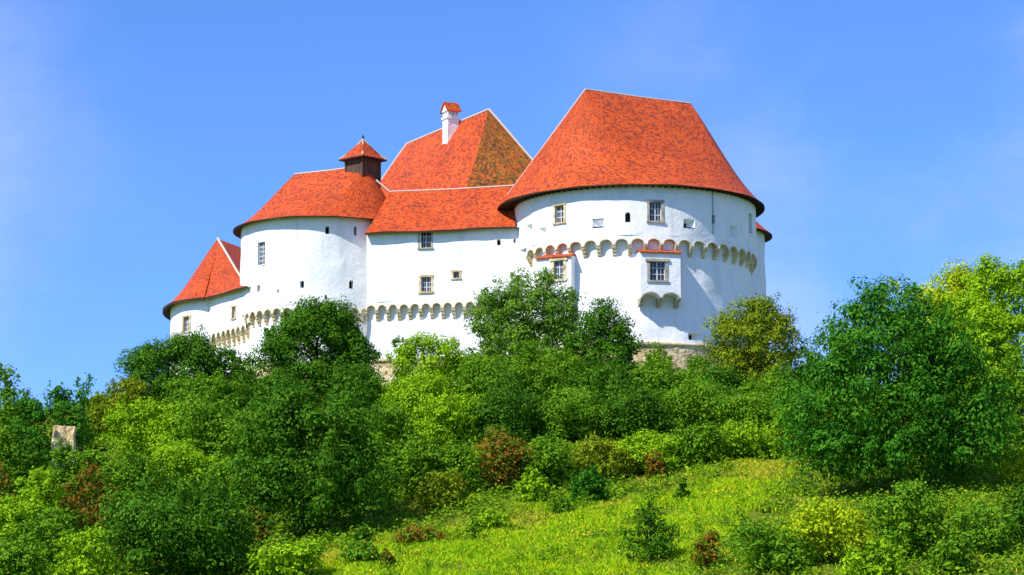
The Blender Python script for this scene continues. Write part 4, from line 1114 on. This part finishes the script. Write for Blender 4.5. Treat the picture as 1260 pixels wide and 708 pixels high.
add(440, 668, 146, 60, 'mid', 'low mid green bush under the small upright shrub', shape='low', leaf=.2)
add(690, 610, 158, 30, 'mid', 'small weed clump left of the bluish feathery bush', shape='low', leaf=.16)
for a, k in PLANTS: plant(*a, **k)

# ------------------------------------------------------------------ ground cover
def scatter(n, x0, x1, y0, y1, test, g):
    x = g.uniform(x0, x1, n); y = g.uniform(y0, y1, n); k = test(x, y); return x[k], y[k]

def in_meadow(x, y):
    w = 1.6 * np.sin(x * .7) + 1.2 * np.sin(x * 1.9 + 1)
    left = -13.5 - (y - 138) * .02 + .8 * np.sin(y * .9)
    return (y < yb(x) + w) & (x > left) & (x < 8.5 + (y - 138) * .26)

def grass():
    g = np.random.default_rng(11)
    x, y = scatter(500000, -24, 28, 122, 186, lambda x, y: in_meadow(x, y) | (g.uniform(size=len(x)) < .05), g)
    # tussocks: pull blades towards clump centres
    cx = np.round(x / .7) * .7 + .28 * np.sin(y * 37 // 1); cy = np.round(y / .7) * .7
    f = g.uniform(0, .4, len(x)); x = x + (cx - x) * f; y = y + (cy - y) * f
    z = terrain(x, y)
    tall = .22 + .16 * (np.sin(x * .9 + 1) * np.sin(y * .8) + .4 * np.sin(x * 2.3 + y)) + g.uniform(0, .18, len(x))
    h = np.clip(tall * .75, .08, .55); a = g.uniform(0, 6.28, len(x)); w = g.uniform(.014, .034, len(x))
    lean = g.normal(0, .45, (len(x), 2)) * h[:, None]
    b = np.stack([x, y, z - .03], -1); side = np.stack([np.cos(a) * w, np.sin(a) * w, 0 * a], -1)
    tip = b + np.stack([lean[:, 0], lean[:, 1], h], -1); mid = b + np.stack([lean[:, 0] * .35, lean[:, 1] * .35, h * .6], -1)
    v = np.stack([b - side, b + side, mid + side * .8, tip], 1).reshape(-1, 3)
    dry = (np.abs(y - yb(x) + 1.5 + 1.5 * np.sin(x * .45)) < 1.3 + 1.1 * np.sin(x * .8 + 2) + g.normal(0, .5, len(x))) | ((np.hypot((x - 13.5) / 2.2, (y - 167) / 2.6) + g.normal(0, .2, len(x))) < 1)
    dry = np.repeat(dry, 4)
    o = part('meadow_grass', quads_mesh('meadow_grass', v[~dry]), M['leaf_grass'], None); tag(o, 'sunlit yellow-green grass of the sloping meadow', 'grass', kind='stuff')
    o = part('dry_grass', quads_mesh('dry_grass', v[dry]), M['leaf_straw'], None); tag(o, 'straw-coloured dry grass along the upper rim of the meadow', 'grass', kind='stuff')

def weeds():
    g = np.random.default_rng(12)
    P, Nn, S = [], [], []
    def clumps(x, y, hmin, hmax, rmin, rmax, per, lf=.19):
        k = len(x); z = terrain(x, y); h = g.uniform(hmin, hmax, k); r = g.uniform(rmin, rmax, k)
        d = unit(g.normal(size=(k, per, 3))); d[..., 2] = np.abs(d[..., 2])
        c = np.stack([x, y, z], -1)
        p = c[:, None] + d * np.stack([r, r, h], -1)[:, None] * g.uniform(.4, 1, (k, per, 1))
        P.append(p.reshape(-1, 3)); Nn.append(unit(d + np.array([0, -.1, .6]) + g.normal(size=d.shape) * .45).reshape(-1, 3)); S.append(np.full(k * per, lf))
    x, y = scatter(10500, -52, 50, 122, 216, lambda x, y: ~in_meadow(x, y) & (np.abs(x) < y * .185 + 3), g)
    clumps(x, y, .4, 1.1, .4, 1.0, 40)
    x, y = scatter(6200, -20, 24, 124, 180, lambda x, y: in_meadow(x, y) & (np.sin(x * .55 + 2) * np.sin(y * .6 + x * .2) + .5 * np.sin(x * 1.7 - y) > .05), g)
    clumps(x, y, .12, .42, .12, .4, 22, .12)
    x, y = scatter(420, -15, 18, 136, 172, lambda x, y: in_meadow(x, y) & (np.sin(x * .9 - y * .35) > -.2), g)
    clumps(x, y, .4, 1.0, .2, .6, 90, .13)
    x, y = scatter(1500, -18, 20, 134, 184, lambda x, y: np.abs(y - yb(x)) < 3.5, g)
    clumps(x, y, .3, .9, .3, .7, 34, .16)
    p, n = np.concatenate(P), np.concatenate(Nn)
    o = part('undergrowth', quads_mesh('undergrowth', leaf_quads(p, n, np.concatenate(S), .6, g)), M['leaf_under'], None)
    tag(o, 'tangled low undergrowth filling the slope between the bushes', 'undergrowth', kind='stuff')

def flowers():
    g = np.random.default_rng(13)
    x, y = scatter(1100, -8, 20, 136, 172, lambda x, y: in_meadow(x, y) & (np.sin(x * .5 + y * .21) + np.sin(y * .47 - x * .3 + .6) > .75), g)
    z = terrain(x, y) + g.uniform(.3, .62, len(x)); p = np.stack([x, y, z], -1)
    n = unit(np.array([-.3, -.5, .8]) + g.normal(size=(len(x), 3)) * .3)
    m = plain('yellow_petals', (0.75, 0.52, 0.01), .7)
    o = part('wildflowers', quads_mesh('wildflowers', leaf_quads(p, n, .09, 1.0, g)), m, None)
    tag(o, 'scatter of small yellow wildflowers in the meadow grass', 'wildflowers', kind='stuff')
grass(); weeds(); flowers()
